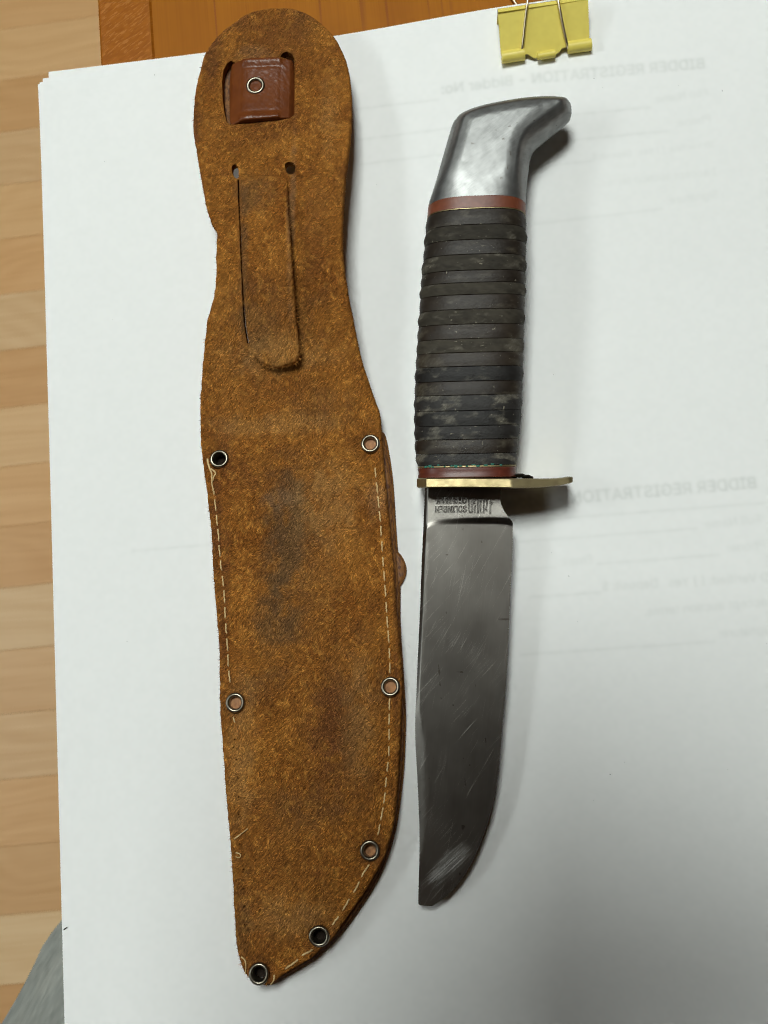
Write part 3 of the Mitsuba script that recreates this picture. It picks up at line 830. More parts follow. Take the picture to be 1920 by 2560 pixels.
def scratch(p):
    a = smoothstep(0.86, 0.96, streaks(p, 47, 75, 8200, 1.0)) * smoothstep(0.40, 0.60, fbm(p.x * 70, p.y * 45, 3.0, 2))
    b = smoothstep(0.90, 0.98, streaks(p, 78, 60, 7400, 2.0)) * 0.5
    c = smoothstep(0.90, 0.97, streaks(p, 60, 90, 7800, 5.0)) * 0.5
    return dr.clip(a + b + c, 0, 1)


def blade_color(p, n, uv):
    g = dr.clip(1.5 * fbm(p.x * 150, p.y * 110, 0.0, 5) - 0.25, 0, 1)
    lines = streaks(p, 84, 40, 6000, 6.0)
    c = mix((0.185, 0.176, 0.160), (0.118, 0.110, 0.099), dr.clip(0.9 * g + 0.12 * lines - 0.05, 0, 1))
    c = mix(c, (0.42, 0.40, 0.37), scratch(p) * 0.6)
    c = mix(c, (0.58, 0.57, 0.55), blade_mask(p) * smoothstep(0.35, 0.75, streaks(p, 42, 120, 7600, 4.5)) * 0.75)
    spots = smoothstep(0.955, 0.985, noise(p.x * 620 + 40 * p.y, p.y * 560, 9.0))
    return mix(c, (0.07, 0.06, 0.05), spots * 0.8)


scene["mat_blade"] = two(bump({"type": "principled", "base_color": proc(blade_color), "metallic": 1.0,
                               "roughness": proc(lambda p, n, uv: 0.36 + 0.02 * streaks(p, 84, 80, 2400, 7.0) + 0.30 * blade_mask(p) + 0.18 * scratch(p))},
                              lambda p, n, uv: 0.10 * streaks(p, 84, 90, 6000, 8.0) + 0.8 * scratch(p) + 1.5 * streaks(p, 42, 260, 6400, 4.0) * blade_mask(p), 0.00002))


def washer_color(k):
    lo, hi, scuff, amt = [((0.020, 0.0165, 0.012), (0.080, 0.069, 0.050), (0.15, 0.135, 0.105), 0.75), ((0.014, 0.0095, 0.0068), (0.034, 0.025, 0.017), (0.09, 0.078, 0.056), 0.7),
                          ((0.013, 0.0115, 0.0105), (0.030, 0.028, 0.026), (0.17, 0.155, 0.12), 0.9)][k]

    def fn(p, n, uv):
        g = fbm(p.x * 500 + p.y * 300, p.y * 800, p.z * 400, 3)
        c = mix(lo, hi, g) * (0.50 + 0.55 * uv.x)
        patch = smoothstep(0.53, 0.74, fbm(p.x * 230 + 0.3, p.y * 520, p.z * 120, 5))
        grain = 0.35 + 0.65 * smoothstep(0.25, 0.85, fbm((p.x + p.y) * 900, (p.x - p.y) * 2400, p.z * 900, 2))
        c = mix(c, scuff, patch * grain * amt)
        fleck = smoothstep(0.90, 0.95, noise(p.x * 1500, p.y * 2100, p.z * 1200))
        return mix(c, (0.30, 0.27, 0.20), fleck * 0.6)
    return fn


for k, (rg, sp) in enumerate(((0.70, 0.2), (0.50, 0.25), (0.56, 0.25))):
    scene[f"mat_washer_{k}"] = two(bump({"type": "principled", "base_color": proc(washer_color(k)), "roughness": rg, "specular": sp},
                                        lambda p, n, uv: fbm((p.x + p.y) * 1200, (p.x - p.y) * 2200, p.z * 1000, 3), [0.00022, 0.00006, 0.00016][k]))
scene["mat_red_fibre"] = two({"type": "principled", "base_color": proc(lambda p, n, uv: mix((0.175, 0.050, 0.022), (0.11, 0.030, 0.014), fbm(p.x * 500, p.y * 900, p.z * 500, 3))), "roughness": 0.42, "specular": 0.4})
scene["mat_dark_red"] = two({"type": "principled", "base_color": proc(lambda p, n, uv: mix((0.13, 0.028, 0.014), (0.06, 0.014, 0.009), fbm(p.x * 400, p.y * 1200, p.z * 500, 3))), "roughness": 0.38, "specular": 0.4})


def brass(p, n, uv):
    return mix((0.37, 0.305, 0.165), (0.20, 0.158, 0.078), fbm(p.x * 330, p.y * 500, p.z * 330, 4))


scene["mat_brass"] = two({"type": "principled", "base_color": proc(brass), "metallic": 0.85, "roughness": proc(lambda p, n, uv: 0.36 + 0.2 * fbm(p.x * 700, p.y * 700, p.z * 500, 2))})
scene["mat_verdigris"] = two({"type": "principled", "base_color": proc(lambda p, n, uv: mix((0.005, 0.07, 0.055), (0.02, 0.16, 0.11), noise(p.x * 3000, p.y * 3000, p.z * 3000))), "roughness": 0.7})

# the handle's sides in plan
HL_PX = [(1071, 519), (1069, 545), (1067.6, 560), (1063, 621.5), (1057, 689), (1052, 750.6), (1048.6, 815), (1045, 867.5), (1041, 929), (1037.5, 1006), (1037, 1067), (1038.4, 1129), (1040.5, 1165), (1044, 1180), (1045, 1200)]
HR_PX = [(1314.4, 520), (1314, 545), (1313.6, 560), (1315, 606), (1314, 683), (1313, 744.5), (1310, 806), (1309, 867.5), (1307.5, 929), (1306, 990.5), (1303, 1052), (1298, 1098), (1293.6, 1144), (1290.6, 1166), (1291, 1180), (1292, 1200)]
hl, hr = outline(HL_PX, zax), outline(HR_PX, zax)
xl = lambda y: np.interp(y, hl[::-1, 1], hl[::-1, 0])
xr = lambda y: np.interp(y, hr[::-1, 1], hr[::-1, 0])
yaxis = lambda py: float(outline([(1185, py)], zax)[0, 1])
ytop = lambda py: float(outline([(1185, py)], lambda x, y: zax(x, y) + B)[0, 1])


_py = np.linspace(470, 1230, 40)
_yt, _ya = np.array([ytop(q) for q in _py]), np.array([yaxis(q) for q in _py])
_lean = (_yt - _ya) / B * np.interp(_py, [500, 660, 1064], [0.15, 0.52, 1.0])      # the washers lean more and more towards the guard
lean = lambda y: np.interp(y, _yt[::-1], _lean[::-1])


def section(y, a_s=1.0, b_s=1.0, n=88):
    t = np.arange(n) / n * 2 * np.pi
    e = 2 / 2.55
    X, Z = np.sign(np.cos(t)) * np.abs(np.cos(t)) ** e, np.sign(np.sin(t)) * np.abs(np.sin(t)) ** e
    Z = Z / (1 + np.abs(Z) ** 6 * 0.05)
    a, c = (xr(y) - xl(y)) / 2, (xr(y) + xl(y)) / 2
    return np.column_stack([c + a * a_s * X, y + lean(y) * B * (b_s * Z - 1), zax(c, y) + B * b_s * Z])


def disc(y0, y1, swell, bev=0.0005, dip=0.004):
    ys = [y0, y0 - bev * 0.35, y0 - bev, y0 + (y1 - y0) * 0.3, (y0 + y1) / 2, y0 + (y1 - y0) * 0.7, y1 + bev, y1 + bev * 0.35, y1]
    sc = [1 - dip, 1 - dip * 0.35, 1.0, 1.0 + swell * 0.6, 1.0 + swell, 1.0 + swell * 0.6, 1.0, 1 - dip * 0.35, 1 - dip]
    return loft([section(y, s, s) for y, s in zip(ys, sc)])


g_ = 0.00003
tag(obj("spacer", disc(ytop(487), ytop(517), 0.0, 0.0001, 0.004), "mat_red_fibre", knife, smooth=30), "red-brown fibre spacer below the pommel")
obj("spacer_shim", disc(ytop(517) - g_, ytop(519.5), 0.0, 0.00005, 0.01), "mat_brass", knife, smooth=30)
WB = [520, 559.5, 597, 634, 674, 705, 735, 772, 809, 846, 880, 915, 952, 987, 1026, 1064, 1098, 1133.5, 1163]
wrng = np.random.default_rng(4)
KIND = [1, 0, 1, 0, 1, 0, 1, 0, 1, 0, 1, 2, 1, 2, 2, 2, 1, 2]
for i, (p0, p1) in enumerate(zip(WB[:-1], WB[1:])):
    dm = disc(ytop(p0) - g_, ytop(p1), 0.006 + 0.016 * wrng.random() + (0.006 if KIND[i] != 1 else -0.004))
    tn_w = wrng.random()
    obj("leather_washer", dm, f"mat_washer_{KIND[i]}", knife, smooth=True, uv=np.full((len(dm.vertices), 2), tn_w))
obj("spacer_shim", disc(ytop(1163) - g_, ytop(1168), 0.002, 0.0001, 0.01), "mat_brass", knife, smooth=30)
tag(obj("spacer", disc(ytop(1168) - g_, ytop(1193), -0.01, 0.0002, 0.01), "mat_dark_red", knife, smooth=30), "dark red fibre spacer above the brass guard")
vm = []
for i in range(26):
    u = wrng.choice([wrng.uniform(-0.9, -0.55), wrng.uniform(-0.45, 0.1), wrng.uniform(0.2, 0.7)])
    y = ytop(1164 + wrng.uniform(-3, 3))
    sec = section(y)
    up = sec[sec[:, 2] > zax(0, y)]
    q = up[np.argmin(np.abs(up[:, 0] - (xl(y) + xr(y)) / 2 - u * (xr(y) - xl(y)) / 2))]
    m = trimesh.creation.icosphere(1, 1.0)
    m.vertices *= np.array([wrng.uniform(.3, .9), wrng.uniform(.15, .35), .14]) * MM * 0.8
    m.apply_translation(q + [0, 0, 0.00003])
    vm.append(m)
tag(obj("verdigris", trimesh.util.concatenate(vm), "mat_verdigris", knife, smooth=True), "crumbs of green corrosion along the lower brass shim", None, None, "stuff")

# pommel
PO_L = [(1071, 519), (1081.5, 487), (1095, 440), (1108.5, 392), (1122, 345), (1130, 318), (1135, 307), (1143, 298), (1169, 284), (1210, 271.6), (1264, 261), (1314, 253.5), (1365, 249.2), (1402, 250.2), (1419, 254), (1426, 261), (1428, 275), (1428.5, 288), (1425, 299), (1412, 313),
        (1378.6, 338), (1351.6, 360), (1338, 371), (1330, 384), (1325, 400), (1321, 429.5), (1317, 463), (1315, 497), (1314.4, 520)]
po = outline(PO_L, zax)
po = smooth_line(po, 0.35 * MM, False, 2)
yj = ytop(487)
po[0, 1] = po[-1, 1] = yj
po[0, 0], po[-1, 0] = xl(yj), xr(yj)
po = po[(po[:, 1] >= yj - 1e-9)]
pom_poly = sg.Polygon(po).buffer(0)
outer = np.vstack([[po[0, 0], yj - 0.03], po, [po[-1, 0], yj - 0.03]])
d_po = edge_dist(outer)



def pom_h(x, y):
    d = d_po(x, y)
    a = 0.0060 + 0.0075 * sstep(yj + 0.013, yj, y)
    t = np.clip(d / a, 0, 1)
    n_ = 2.3 + 0.25 * sstep(yj + 0.013, yj, y)
    f = (1 - (1 - t) ** n_) ** (1 / n_)
    facets = np.interp(d, [0, 0.9 * MM, 1.4 * MM, 3.4 * MM, 6.3 * MM], [0.10, 0.40, 0.56, 0.87, 1.0])
    k = sstep(yj + 0.002, yj + 0.014, y)
    f = f * (1 - k) + facets * k
    taper = 1.0 - 0.14 * sstep(0.090, 0.122, y) - 0.10 * sstep(0.040, 0.058, x)
    return np.maximum(B * taper * f / (1 + 0.05 * f ** 6), 0.0003)


pom = plate(pom_poly, 0.8 * MM, lambda x, y: zax(x, y) + pom_h(x, y), lambda x, y: zax(x, y) - pom_h(x, y),
            rings=(0.08 * MM, 0.25 * MM, 0.5 * MM, 0.9 * MM, 1.4 * MM, 2.0 * MM, 2.7 * MM, 3.4 * MM, 4.2 * MM, 5.2 * MM, 6.3 * MM), bstep=0.5 * MM)
tag(obj("pommel", pom, "mat_pommel", knife, smooth=28), "scuffed grey metal pommel with a hooked beak")

# guard
GX0, GX1 = spot(1041, 1205, lambda x, y: zax(x, y) + B)[0], spot(1431, 1200, lambda x, y: zax(x, y) + 0.004)[0]
gy0, gy1 = ytop(1193.5), ytop(1219)
GB = 0.0102
gcx = GX1 - GX0
gp = [(0, -GB * .72), (gcx * .02, -GB * .86), (gcx * .10, -GB), (gcx * .60, -GB), (gcx * .72, -GB * .86), (gcx * .90, -GB * .66), (gcx * .985, -GB * .58), (gcx, -GB * .5), (gcx, GB * .5), (gcx * .985, GB * .58), (gcx * .90, GB * .66), (gcx * .72, GB * .86), (gcx * .60, GB), (gcx * .10, GB), (gcx * .02, GB * .86), (0, GB * .72)]
gp = [(0.0, -GB * .62), (0.0028, -GB)] + gp[3:-3] + [(0.0028, GB), (0.0, GB * .62)]
gpoly = sg.Polygon(gp)
gd = edge_dist(sg.LineString(list(gpoly.exterior.coords)))
gth = gy0 - gy1
rnd = lambda x, y: 0.00035 * (1 - sstep(0, 0.45 * MM, gd(x, y)))
gm = plate(gpoly, 1.2 * MM, lambda x, y: gth / 2 - rnd(x, y), lambda x, y: -gth / 2 + rnd(x, y), rings=(0.12 * MM, 0.3 * MM, 0.5 * MM), bstep=0.6 * MM)
v = np.array(gm.vertices)
u = v[:, 0] / gcx
GL = float(lean(gy0))
yc = (gy0 + gy1) / 2 + GL * (v[:, 1] - B) + (np.interp(u, [0, .3, .62, .8, .92, 1.0], [0.00012, 0.0, -0.0004, -0.00045, -0.0002, 0.0004]))
thin = np.interp(u, [0, .55, .75, 1.0], [1, 1, 0.93, 0.62])
gm = trimesh.Trimesh(np.column_stack([GX0 + v[:, 0], yc + v[:, 2] * thin, zax(0, (gy0 + gy1) / 2) + v[:, 1]]), gm.faces[:, ::-1], process=False)
tag(obj("guard", gm, "mat_brass", knife, smooth=30), "tarnished brass guard with one long quillon curving up to the right")
fl_ = []
for q, s in (((1300, 1189), (1.6, .5)), ((1316, 1192), (1.5, .45)), ((1288, 1190), (1.2, .5)), ((1327, 1195), (.8, .35))):
    m = trimesh.creation.icosphere(2, 1.0)
    m.vertices *= np.array([s[0], s[1], 2.4]) * MM * 0.9
    m.vertices *= 1 + 0.25 * (meshkit.fbm(m.vertices * 1500, 2, 3)[:, None] - 0.5)
    c = spot(*q, lambda x, y: zax(x, y) + 0.002)
    m.apply_translation(c)
    fl_.append(m)
tag(obj("residue", trimesh.util.concatenate(fl_), "mat_washer_2", knife, smooth=True), "dark crust in the corner between spacer and guard", None, None, "stuff")

# blade
BL_PX = [(1063, 1205), (1062, 1221), (1058, 1328), (1054, 1400), (1050, 1527.5), (1044, 1647), (1040.5, 1743), (1037.5, 1791), (1037.5, 1853), (1042, 1925), (1046, 2007), (1048.5, 2078.5), (1048, 2150), (1046, 2217.5), (1044.7, 2257)]
BT_PX = [(1047, 2262), (1062, 2264.5), (1080.6, 2265)]
BR_PX = [(1095, 2256), (1119, 2239), (1147.7, 2208), (1176.5, 2165), (1200.4, 2112), (1219.6, 2059), (1234, 2006.7), (1243.5, 1949), (1250.7, 1887), (1255.5, 1815), (1262.7, 1743), (1267.5, 1671), (1272, 1575.4), (1276, 1479.6), (1279.5, 1407.7), (1281.5, 1371), (1282, 1325), (1282, 1309)]
BC_PX = [(1281, 1307), (1272, 1297.7), (1260.4, 1282), (1252, 1264.4), (1249.4, 1241), (1252, 1224), (1252, 1205)]
zsp = lambda x, y: zax(x, y) + 0.0015
zbl = lambda x, y: zax(x, y) + 0.024 * np.minimum(y - 0.006, 0)
zsp = lambda x, y: zbl(x, y) + 0.0015
bl, bt, br, bc = (outline(q, zsp if q is BL_PX else zbl) for q in (BL_PX, BT_PX, BR_PX, BC_PX))
bl, br = smooth_line(bl, 0.5 * MM), smooth_line(br, 0.5 * MM)
blade_poly = sg.Polygon(np.vstack([bl, bt, br, bc])).buffer(0)
d_sp, d_ed = edge_dist(bl), edge_dist(np.vstack([bt, br]))
PLN = smooth_line(outline([(1040, 1345), (1060, 1333), (1066, 1320), (1076, 1312), (1101, 1307), (1173.6, 1303.5), (1249, 1302.6), (1283, 1307), (1300, 1310)], zax), 0.5 * MM)
ypl = lambda x: np.interp(x, PLN[:, 0], PLN[:, 1])
y_sw0, y_sw1 = [outline([(1045, q)], zax)[0, 1] for q in (1735, 1860)]
yt = bl[-1, 1]


def stamp_polys():
    out = []
    def word(text, x0, x1, y0, y1):
        m = meshkit.text_mesh(text, 1.0, 0.01, False)
        m.update_faces(m.triangles_center[:, 2] > 0.0099)
        tri = m.vertices[m.faces][:, :, :2]
        P = shapely.union_all([sg.Polygon(t) for t in tri])
        bx = P.bounds
        a, b = outline([(x1, y0)], zsp)[0], outline([(x0, y1)], zsp)[0]      # reads upside down: it starts at the right
        sx_, sy_ = (b[0] - a[0]) / (bx[2] - bx[0]), (b[1] - a[1]) / (bx[3] - bx[1])
        P = shapely.affinity.affine_transform(P, [sx_, 0, 0, sy_, a[0] - bx[0] * sx_, a[1] - bx[1] * sy_])
        out.append(P.buffer(0.02 * MM))
    word("GERMANY", 1091.8, 1165.6, 1242, 1259.5)
    word("SOLINGEN", 1089, 1165.6, 1265, 1281.5)
    z = lambda a, b: (1070 + a / 8.73, 1225 + b / 8.73)
    for s in ([(935, 180), (905, 190), (895, 220), (897, 450), (915, 490), (945, 490), (962, 460), (968, 190)], [(990, 190), (1015, 195), (1015, 240), (1000, 265), (1012, 300)], [(1030, 345), (1015, 380), (1015, 490)],
              [(1092, 205), (1090, 495)], [(1150, 210), (1135, 330), (1145, 495)], [(1215, 205), (1210, 495)], [(1280, 175), (1282, 300)], [(1285, 310), (1250, 410), (1280, 450)], [(1360, 250), (1355, 510)], [(1360, 260), (1395, 290), (1360, 340)]):
        out.append(sg.LineString(outline([z(*q) for q in s], zsp)).buffer(0.12 * MM))
    return shapely.union_all(out)


from shapely import affinity  # noqa: E402  (shapely.affinity is used above by attribute)
STAMP = stamp_polys()
d_stamp = edge_dist(STAMP.boundary)


def blade_h(x, y):
    de, ds = d_ed(x, y), d_sp(x, y)
    tap = 1 - 0.45 * sstep(0.0, yt, y)
    grind = 0.00012 + 0.088 * de * tap - 0.0000 * de
    grind = np.minimum(grind, 0.0021 * tap + 0.02 * de)
    sw = sstep(y_sw0, y_sw1, y) * (1 - 0.35 * sstep(yt + 0.03, yt, y))
    wid, low = 0.0009 + 0.0021 * sw, 0.0011 - 0.0006 * sw
    cham = low + (0.0021 * tap - low) * ds / wid
    g = np.minimum(grind, np.where(ds < wid, cham, 9))
    ric = np.minimum(0.0020, 0.0012 + ds * 0.9)
    t = sstep(-0.0008, 0.0008, y - ypl(x))
    return np.maximum(g * (1 - t) + ric * t, 0.00008)


def blade_top(x, y):
    z = zbl(x, y) + blade_h(x, y)
    near = (y > ypl(x) - 0.001)
    if near.any():
        xi, yi = x[near], y[near]
        ins = shapely.contains_xy(STAMP, xi, yi)
        dd = d_stamp(xi, yi)
        z = z.copy()
        z[near] -= np.where(ins, 0.000045 * sstep(-0.02 * MM, 0.10 * MM, dd), 0) - np.where(~ins, 0.00005 * np.exp(-dd / (0.07 * MM)), 0)
    return z


def blade_plate():
    global Delaunay
    sb = STAMP.buffer(0.5 * MM).envelope
    x0, y0, x1, y1 = sb.bounds
    fine = np.stack(np.meshgrid(np.arange(x0, x1, 0.075 * MM), np.arange(y0, y1, 0.075 * MM)), -1).reshape(-1, 2)
    plx = resample(PLN, 0.4 * MM)
    extra = np.vstack([fine] + [plx + [0, o * MM] for o in (-0.9, -0.6, -0.3, 0.0, 0.3, 0.6, 0.9)] + [bl + [o * MM, 0] for o in (0.5, 0.9, 1.2, 2.0, 2.9, 3.2)])
    inn = blade_poly.buffer(-0.2 * MM)
    extra = extra[shapely.contains_xy(inn, extra[:, 0], extra[:, 1])]
    return plate_extra(blade_poly, 0.9 * MM, blade_top, lambda x, y: zbl(x, y) - blade_h(x, y), (0.25 * MM, 0.6 * MM), extra)


def plate_extra(poly, step, zt, zb, rings, extra):
    """plate() with more points: a fine grid where the maker's stamp is struck."""
    keep = Delaunay
    class Both:
        def __init__(self, v):
            self.simplices = keep(v).simplices
    loops = [resample(np.array(poly.exterior.coords)[:-1], 0.4 * MM, True)]
    P = sg.Polygon(loops[0])
    pts = [loops[0]]
    for d in rings:
        g = P.buffer(-d)
        for q in getattr(g, "geoms", [g]):
            pts.append(resample(np.array(q.exterior.coords)[:-1], 0.5 * MM, True))
    x0, y0, x1, y1 = P.bounds
    g = np.stack(np.meshgrid(np.arange(x0, x1, step), np.arange(y0, y1, step)), -1).reshape(-1, 2)
    g = g[shapely.contains_xy(P.buffer(-(rings[-1] + 0.5 * step)), g[:, 0], g[:, 1])]
    v = np.vstack(pts + [extra, g])
    v = np.vstack([v[:len(loops[0])], np.unique(np.round(v[len(loops[0]):], 8), axis=0)])
    f = keep(v).simplices
    c = v[f].mean(1)
    f = f[shapely.contains_xy(P, c[:, 0], c[:, 1])]
    e1, e2 = v[f[:, 1]] - v[f[:, 0]], v[f[:, 2]] - v[f[:, 0]]
    area = e1[:, 0] * e2[:, 1] - e1[:, 1] * e2[:, 0]
    f = np.where((area < 0)[:, None], f[:, ::-1], f)[np.abs(area) > 1e-14]
    n, m = len(v), len(loops[0])
    i = np.arange(m); j = (i + 1) % m
    if not P.exterior.is_ccw:
        i, j = j, i
    top, bot = np.column_stack([v, zt(v[:, 0], v[:, 1])]), np.column_stack([v, zb(v[:, 0], v[:, 1])])
    return trimesh.Trimesh(np.vstack([top, bot]), np.vstack([f, f[:, ::-1] + n, np.column_stack([i + n, j + n, j]), np.column_stack([i + n, j, i])]), process=False)


tag(obj("blade", blade_plate(), "mat_blade", knife, smooth=22), "scratched dark steel clip-point blade with a stamped mark near the guard")

# ------------------------------------------------------------------ binder clip
clip = tag("binder_clip", "yellow binder clip with wire handles holding the top edge of the paper stack", "binder clip")
scene["mat_yellow"] = two({"type": "principled", "base_color": proc(lambda p, n, uv: mix((0.70, 0.585, 0.125), (0.63, 0.52, 0.10), fbm(p.x * 600, p.y * 600, p.z * 600, 3))), "roughness": 0.40, "specular": 0.4})
scene["mat_wire"] = two({"type": "principled", "base_color": rgb(0.72, 0.62, 0.45), "metallic": 1.0, "roughness": 0.32})
zc_f, zc_b = 0.0074, 0.0128
pf_, pb_ = at(1362, 128, zc_f), at(1357, 17, zc_b)
vdir = (pb_ - pf_)[:2]; vlen = np.linalg.norm(vdir); vdir /= vlen
udir = np.array([vdir[1], -vdir[0]])
zplane = lambda x, y: zc_f + (zc_b - zc_f) * ((x - pf_[0]) * vdir[0] + (y - pf_[1]) * vdir[1]) / vlen
JAW = [(1245, 36), (1357, 18), (1469.5, 1), (1473, 98), (1470, 112), (1425, 116), (1416, 119), (1405, 122), (1398, 132), (1390, 137), (1365, 142), (1336, 147), (1326, 141), (1318, 137), (1310, 138), (1255, 148), (1252, 138)]
jaw = sg.Polygon(outline(JAW, zplane)).buffer(0)
jtop = plate(jaw, 1.2 * MM, lambda x, y: zplane(x, y) + 0.0004, zplane, rings=(0.2 * MM,), bstep=0.6 * MM)
parts_ = [jtop]
cA, cB = outline([(1245, 36), (1469.5, 1)], zplane)
def rib(profile):
    """A strip bent along profile (distance back from the spine edge, height), as wide as the clip."""
    pr = np.array(profile); k = len(pr)
    A = np.column_stack([cA[0] + vdir[0] * pr[:, 0], cA[1] + vdir[1] * pr[:, 0], pr[:, 1]])
    Bq = np.column_stack([cB[0] + vdir[0] * pr[:, 0], cB[1] + vdir[1] * pr[:, 0], pr[:, 1]])
    i = np.arange(k); j = (i + 1) % k
    f = np.vstack([np.column_stack([i, j, j + k]), np.column_stack([i, j + k, i + k])])
    return trimesh.Trimesh(np.vstack([A, Bq]), f, process=False)


top_z = zc_b
parts_.append(rib([(-0.0002, top_z + 0.0004), (0.0006, top_z + 0.0003), (0.0012, top_z - 0.0004), (0.0014, top_z - 0.0012), (0.0014, 0.0016), (0.0012, 0.0008), (0.0004, 0.0004), (-0.0135, 0.0040), (-0.0135, 0.0036), (0.0004, 0.00002), (0.0015, 0.0004), (0.0018, 0.0014), (0.0018, top_z - 0.0012),
                   (0.0016, top_z - 0.0001), (0.0008, top_z + 0.0007), (-0.0002, top_z + 0.0008)]))
def roll(a, b, r, dz=0.0):
    p, q = spot(*a, lambda x, y: x * 0 + zc_f + dz), spot(*b, lambda x, y: x * 0 + zc_f + dz)
    d = (q - p) / np.linalg.norm(q - p)
    n_ = np.array([-d[1], d[0], 0])
    tt = np.radians(np.linspace(-110, 215, 22))
    sec = [(math.cos(t), math.sin(t)) for t in tt]
    th = 0.0004
    rings_ = []
    for w in np.linspace(0, 1, 4):
        c_ = p + (q - p) * w
        o = np.array([c_ - n_ * r * cx_ + np.array([0, 0, r * cz_]) for cx_, cz_ in sec])
        i_ = np.array([c_ - n_ * (r - th) * cx_ + np.array([0, 0, (r - th) * cz_]) for cx_, cz_ in sec[::-1]])
        rings_.append(np.vstack([o, i_]))
    return loft(rings_)


parts_ += [roll((1254, 144), (1311, 135), 0.0018), roll((1419, 119), (1478, 111), 0.0018), roll((1344, 141), (1388, 134), 0.0011, 0.0003)]
obj("body", trimesh.util.concatenate(parts_), "mat_yellow", clip, smooth=35)
def w3(px, py, dz):
    p = spot(px, py, lambda x, y: zplane(x, y) + dz)
    return p
up_ = [w3(1303, 134, -0.0001), w3(1306, 122, 0.0014), w3(1312, 60, 0.0018), w3(1319.5, 0, 0.0020)]
up2 = [w3(1395, 0, 0.0020), w3(1406, 60, 0.0018), w3(1417, 110, 0.0014), w3(1421, 122, -0.0001)]
tip_ = [up_[-1] + np.array([vdir[0], vdir[1], 0]) * 0.010 + np.array([udir[0], udir[1], 0]) * 0.0012, up_[-1] + np.array([vdir[0], vdir[1], -0.1]) * 0.019 + np.array([udir[0], udir[1], 0]) * 0.0022,
        up2[0] + np.array([vdir[0], vdir[1], -0.1]) * 0.019 - np.array([udir[0], udir[1], 0]) * 0.0022, up2[0] + np.array([vdir[0], vdir[1], 0]) * 0.010 - np.array([udir[0], udir[1], 0]) * 0.0012]
obj("handle", tube(smooth_line(np.vstack([up_, tip_, up2]), 0.6 * MM, False, 3), 0.00042, 10), "mat_wire", clip, smooth=True)
zt0 = lambda x, y: x * 0 + 0.0012
lo1 = [spot(1322, 60, zt0), spot(1302, 26, zt0), spot(1281.5, -2, zt0), spot(1266, -30, zt0), spot(1262, -70, zt0), spot(1285, -110, zt0)]
lo2 = [spot(1360, -120, zt0), spot(1392, -80, zt0), spot(1390, -35, zt0), spot(1376.5, -2, zt0), spot(1364, 15, zt0), spot(1348, 40, zt0)]
obj("handle", tube(smooth_line(np.vstack([lo1, lo2]), 0.6 * MM, False, 3), 0.00042, 10), "mat_wire", clip, smooth=True)

# ------------------------------------------------------------------ the phone that takes the picture, and the person holding it
phone = tag("phone", "dark slab phone held flat above the knife", "phone")
scene["mat_phone"] = two({"type": "principled", "base_color": rgb(0.03, 0.03, 0.035), "roughness": 0.3})
pc = CAM - _f * 0.0065 - _r * 0.026 + _u * 0.030
rect = sg.box(-0.0365 + 0.01, -0.074 + 0.01, 0.0365 - 0.01, 0.074 - 0.01).buffer(0.01, 8)
pm = trimesh.creation.extrude_polygon(rect, 0.0075, engine="earcut")
M = np.eye(4); M[:3, 0], M[:3, 1], M[:3, 2], M[:3, 3] = _r, _u, -_f, pc
pm.apply_transform(M)
obj("case", pm, "mat_phone", phone, smooth=30)


def chain(segs):
    """segs: lists of (point, radius): hulls of neighbouring spheres, joined and smoothed into one body."""
    parts = []
    for s in segs:
        sp = [m3.Manifold.sphere(r, 20).translate(list(map(float, p))) for p, r in s]
        parts += [m3.Manifold.batch_hull([a, b]) for a, b in zip(sp[:-1], sp[1:])]
    return m3.Manifold.batch_boolean(parts, m3.OpType.Add)


def body_mesh(man, edge, it=12):
    q = man.refine_to_length(edge).to_mesh()
    m = trimesh.Trimesh(q.vert_properties[:, :3], q.tri_verts, process=True)
    trimesh.smoothing.filter_taubin(m, iterations=it)
    return m


person = tag("person", "seated person in grey jeans, one thigh showing beside the table at the lower left", "person")


def denim(p, n, uv):
    a, b = p.x * 0.5 + p.y * 0.866, p.x * 0.866 - p.y * 0.5
    w = noise(a * 260, b * 900, p.z * 260)
    g = fbm(a * 40, b * 90, p.z * 40, 3)
    return mix((0.19, 0.205, 0.19), (0.33, 0.34, 0.31), dr.clip(0.6 * w + 1.3 * g - 0.5, 0, 1))


scene["mat_denim"] = two(bump({"type": "principled", "base_color": proc(denim), "roughness": 0.9, "specular": 0.1}, lambda p, n, uv: fbm(p.x * 60, p.y * 30, p.z * 60, 4), 0.012, 5e-4))
scene["mat_sweater"] = two({"type": "diffuse", "reflectance": rgb(0.10, 0.09, 0.085)})
scene["mat_skin"] = two({"type": "principled", "base_color": rgb(0.52, 0.32, 0.23), "roughness": 0.5})
zl = -0.17
e0, e1 = at(-20, 2575, zl), at(150, 2277, zl)
ed = (e1 - e0) / np.linalg.norm(e1 - e0)
off = np.array([ed[1], -ed[0], 0]) * 0.072
knee, hip = e1 + off + ed * 0.16, e0 + off * 1.15 - ed * 0.26
hip[2] -= 0.01
hip2 = hip + np.array([0.17, -0.10, 0.0]); knee2 = knee + np.array([0.24, -0.06, 0.0])
foot, foot2 = knee + np.array([0.0, 0.02, -0.50]), knee2 + np.array([0.03, 0.02, -0.50])
pel = (hip + hip2) / 2
jeans = chain([[(hip, .088), (knee, .066), (foot + [0, 0, .12], .045)], [(hip2, .088), (knee2, .066), (foot2 + [0, 0, .12], .045)], [(hip, .092), (hip2, .092)], [(pel, .10), (pel + [0, -.03, .14], .10)]])
jm = body_mesh(jeans, 0.012)
dsp = meshkit.fbm(np.asarray(jm.vertices) * 22, 3, 5) - 0.5
jm.vertices = jm.vertices + jm.vertex_normals * (dsp * 0.012)[:, None]
obj("jeans", jm, "mat_denim", person, smooth=True)
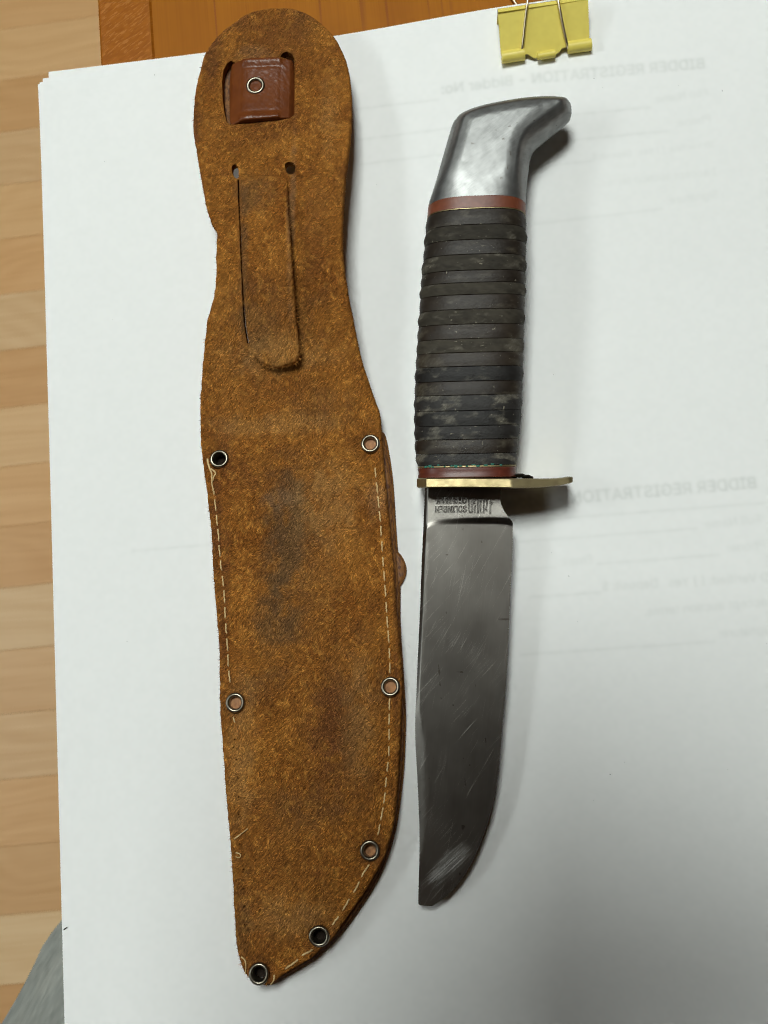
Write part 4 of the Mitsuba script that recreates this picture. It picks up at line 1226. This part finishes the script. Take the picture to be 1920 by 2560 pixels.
chest = pel + np.array([0.05, 0.03, 0.42]); neck = chest + np.array([0.02, 0.05, 0.10])
sl, sr = chest + np.array([-0.17, 0.02, 0.02]), chest + np.array([0.17, 0.0, 0.02])
grip = pc + _u * 0.036 - _f * 0.002
wr = grip + np.array([0.105, -0.040, 0.02]); wl = knee * 0.35 + hip * 0.65 + np.array([0.02, 0.02, 0.10])
er, el = np.array([0.27, -0.30, 0.24]), sl + np.array([-0.10, 0.03, -0.26])
sw = chain([[(pel + [0, -.02, .10], .125), (chest, .125)], [(sl, .075), (sr, .075)], [(chest, .12), (neck, .06)], [(sl, .06), (el, .047), (wl + (el - wl) * .18, .034)], [(sr, .06), (er, .047), (wr + (er - wr) * .18, .034)]])
obj("sweater", body_mesh(sw, 0.02), "mat_sweater", person, smooth=True)
head = neck + np.array([0.02, 0.10, 0.14])
segs = [[(neck, .052), (head + [0, -.02, -.05], .055)], [(head, .078), (head + [0, .035, -.055], .058)], [(head + [0, .085, -.02], .012), (head + [0, .10, -.045], .015)],
        [(head + [-.078, -.01, -.02], .014), (head + [-.082, -.012, .01], .016)], [(head + [.078, -.01, -.02], .014), (head + [.082, -.012, .01], .016)]]
segs += [[(wl + (el - wl) * .2, .027), (wl, .024), (wl + (wl - el) * .25, .02)]]
for s, w, e_ in ((1, wr, er),):
    palm = grip + _r * (0.052 * s) - _u * 0.012
    segs += [[(w + (e_ - w) * .2, .027), (w, .024), (palm, .017)]]
    for k in range(4):
        root = palm + _u * (0.030 - 0.020 * k)
        mid = grip + _r * (0.046 * s) + _u * (0.028 - 0.021 * k) + _f * 0.012
        tipf = grip + _r * ((0.022 + 0.004 * k) * s) + _u * (0.026 - 0.020 * k) + _f * 0.0125
        segs += [[(palm, .014), (root, .010), (mid, .009), (tipf, .0075)]]
    segs += [[(palm, .015), (palm + _u * 0.03 - _f * 0.014, .011), (grip + _r * (0.020 * s) + _u * 0.038 - _f * 0.0185, .009)]]
segs += [[(neck, .045), (sr, .04), (er, .03), (wr + (er - wr) * .2, .026)], [(neck, .045), (sl, .04), (el, .03), (wl + (el - wl) * .2, .026)]]
obj("body", body_mesh(chain(segs), 0.008, 8), "mat_skin", person, smooth=True)
hairm = chain([[(head + [0, -.02, .03], .083), (head + [0, -.05, -.01], .075)]])
obj("hair", body_mesh(hairm, 0.012), "mat_sweater", person, smooth=True)
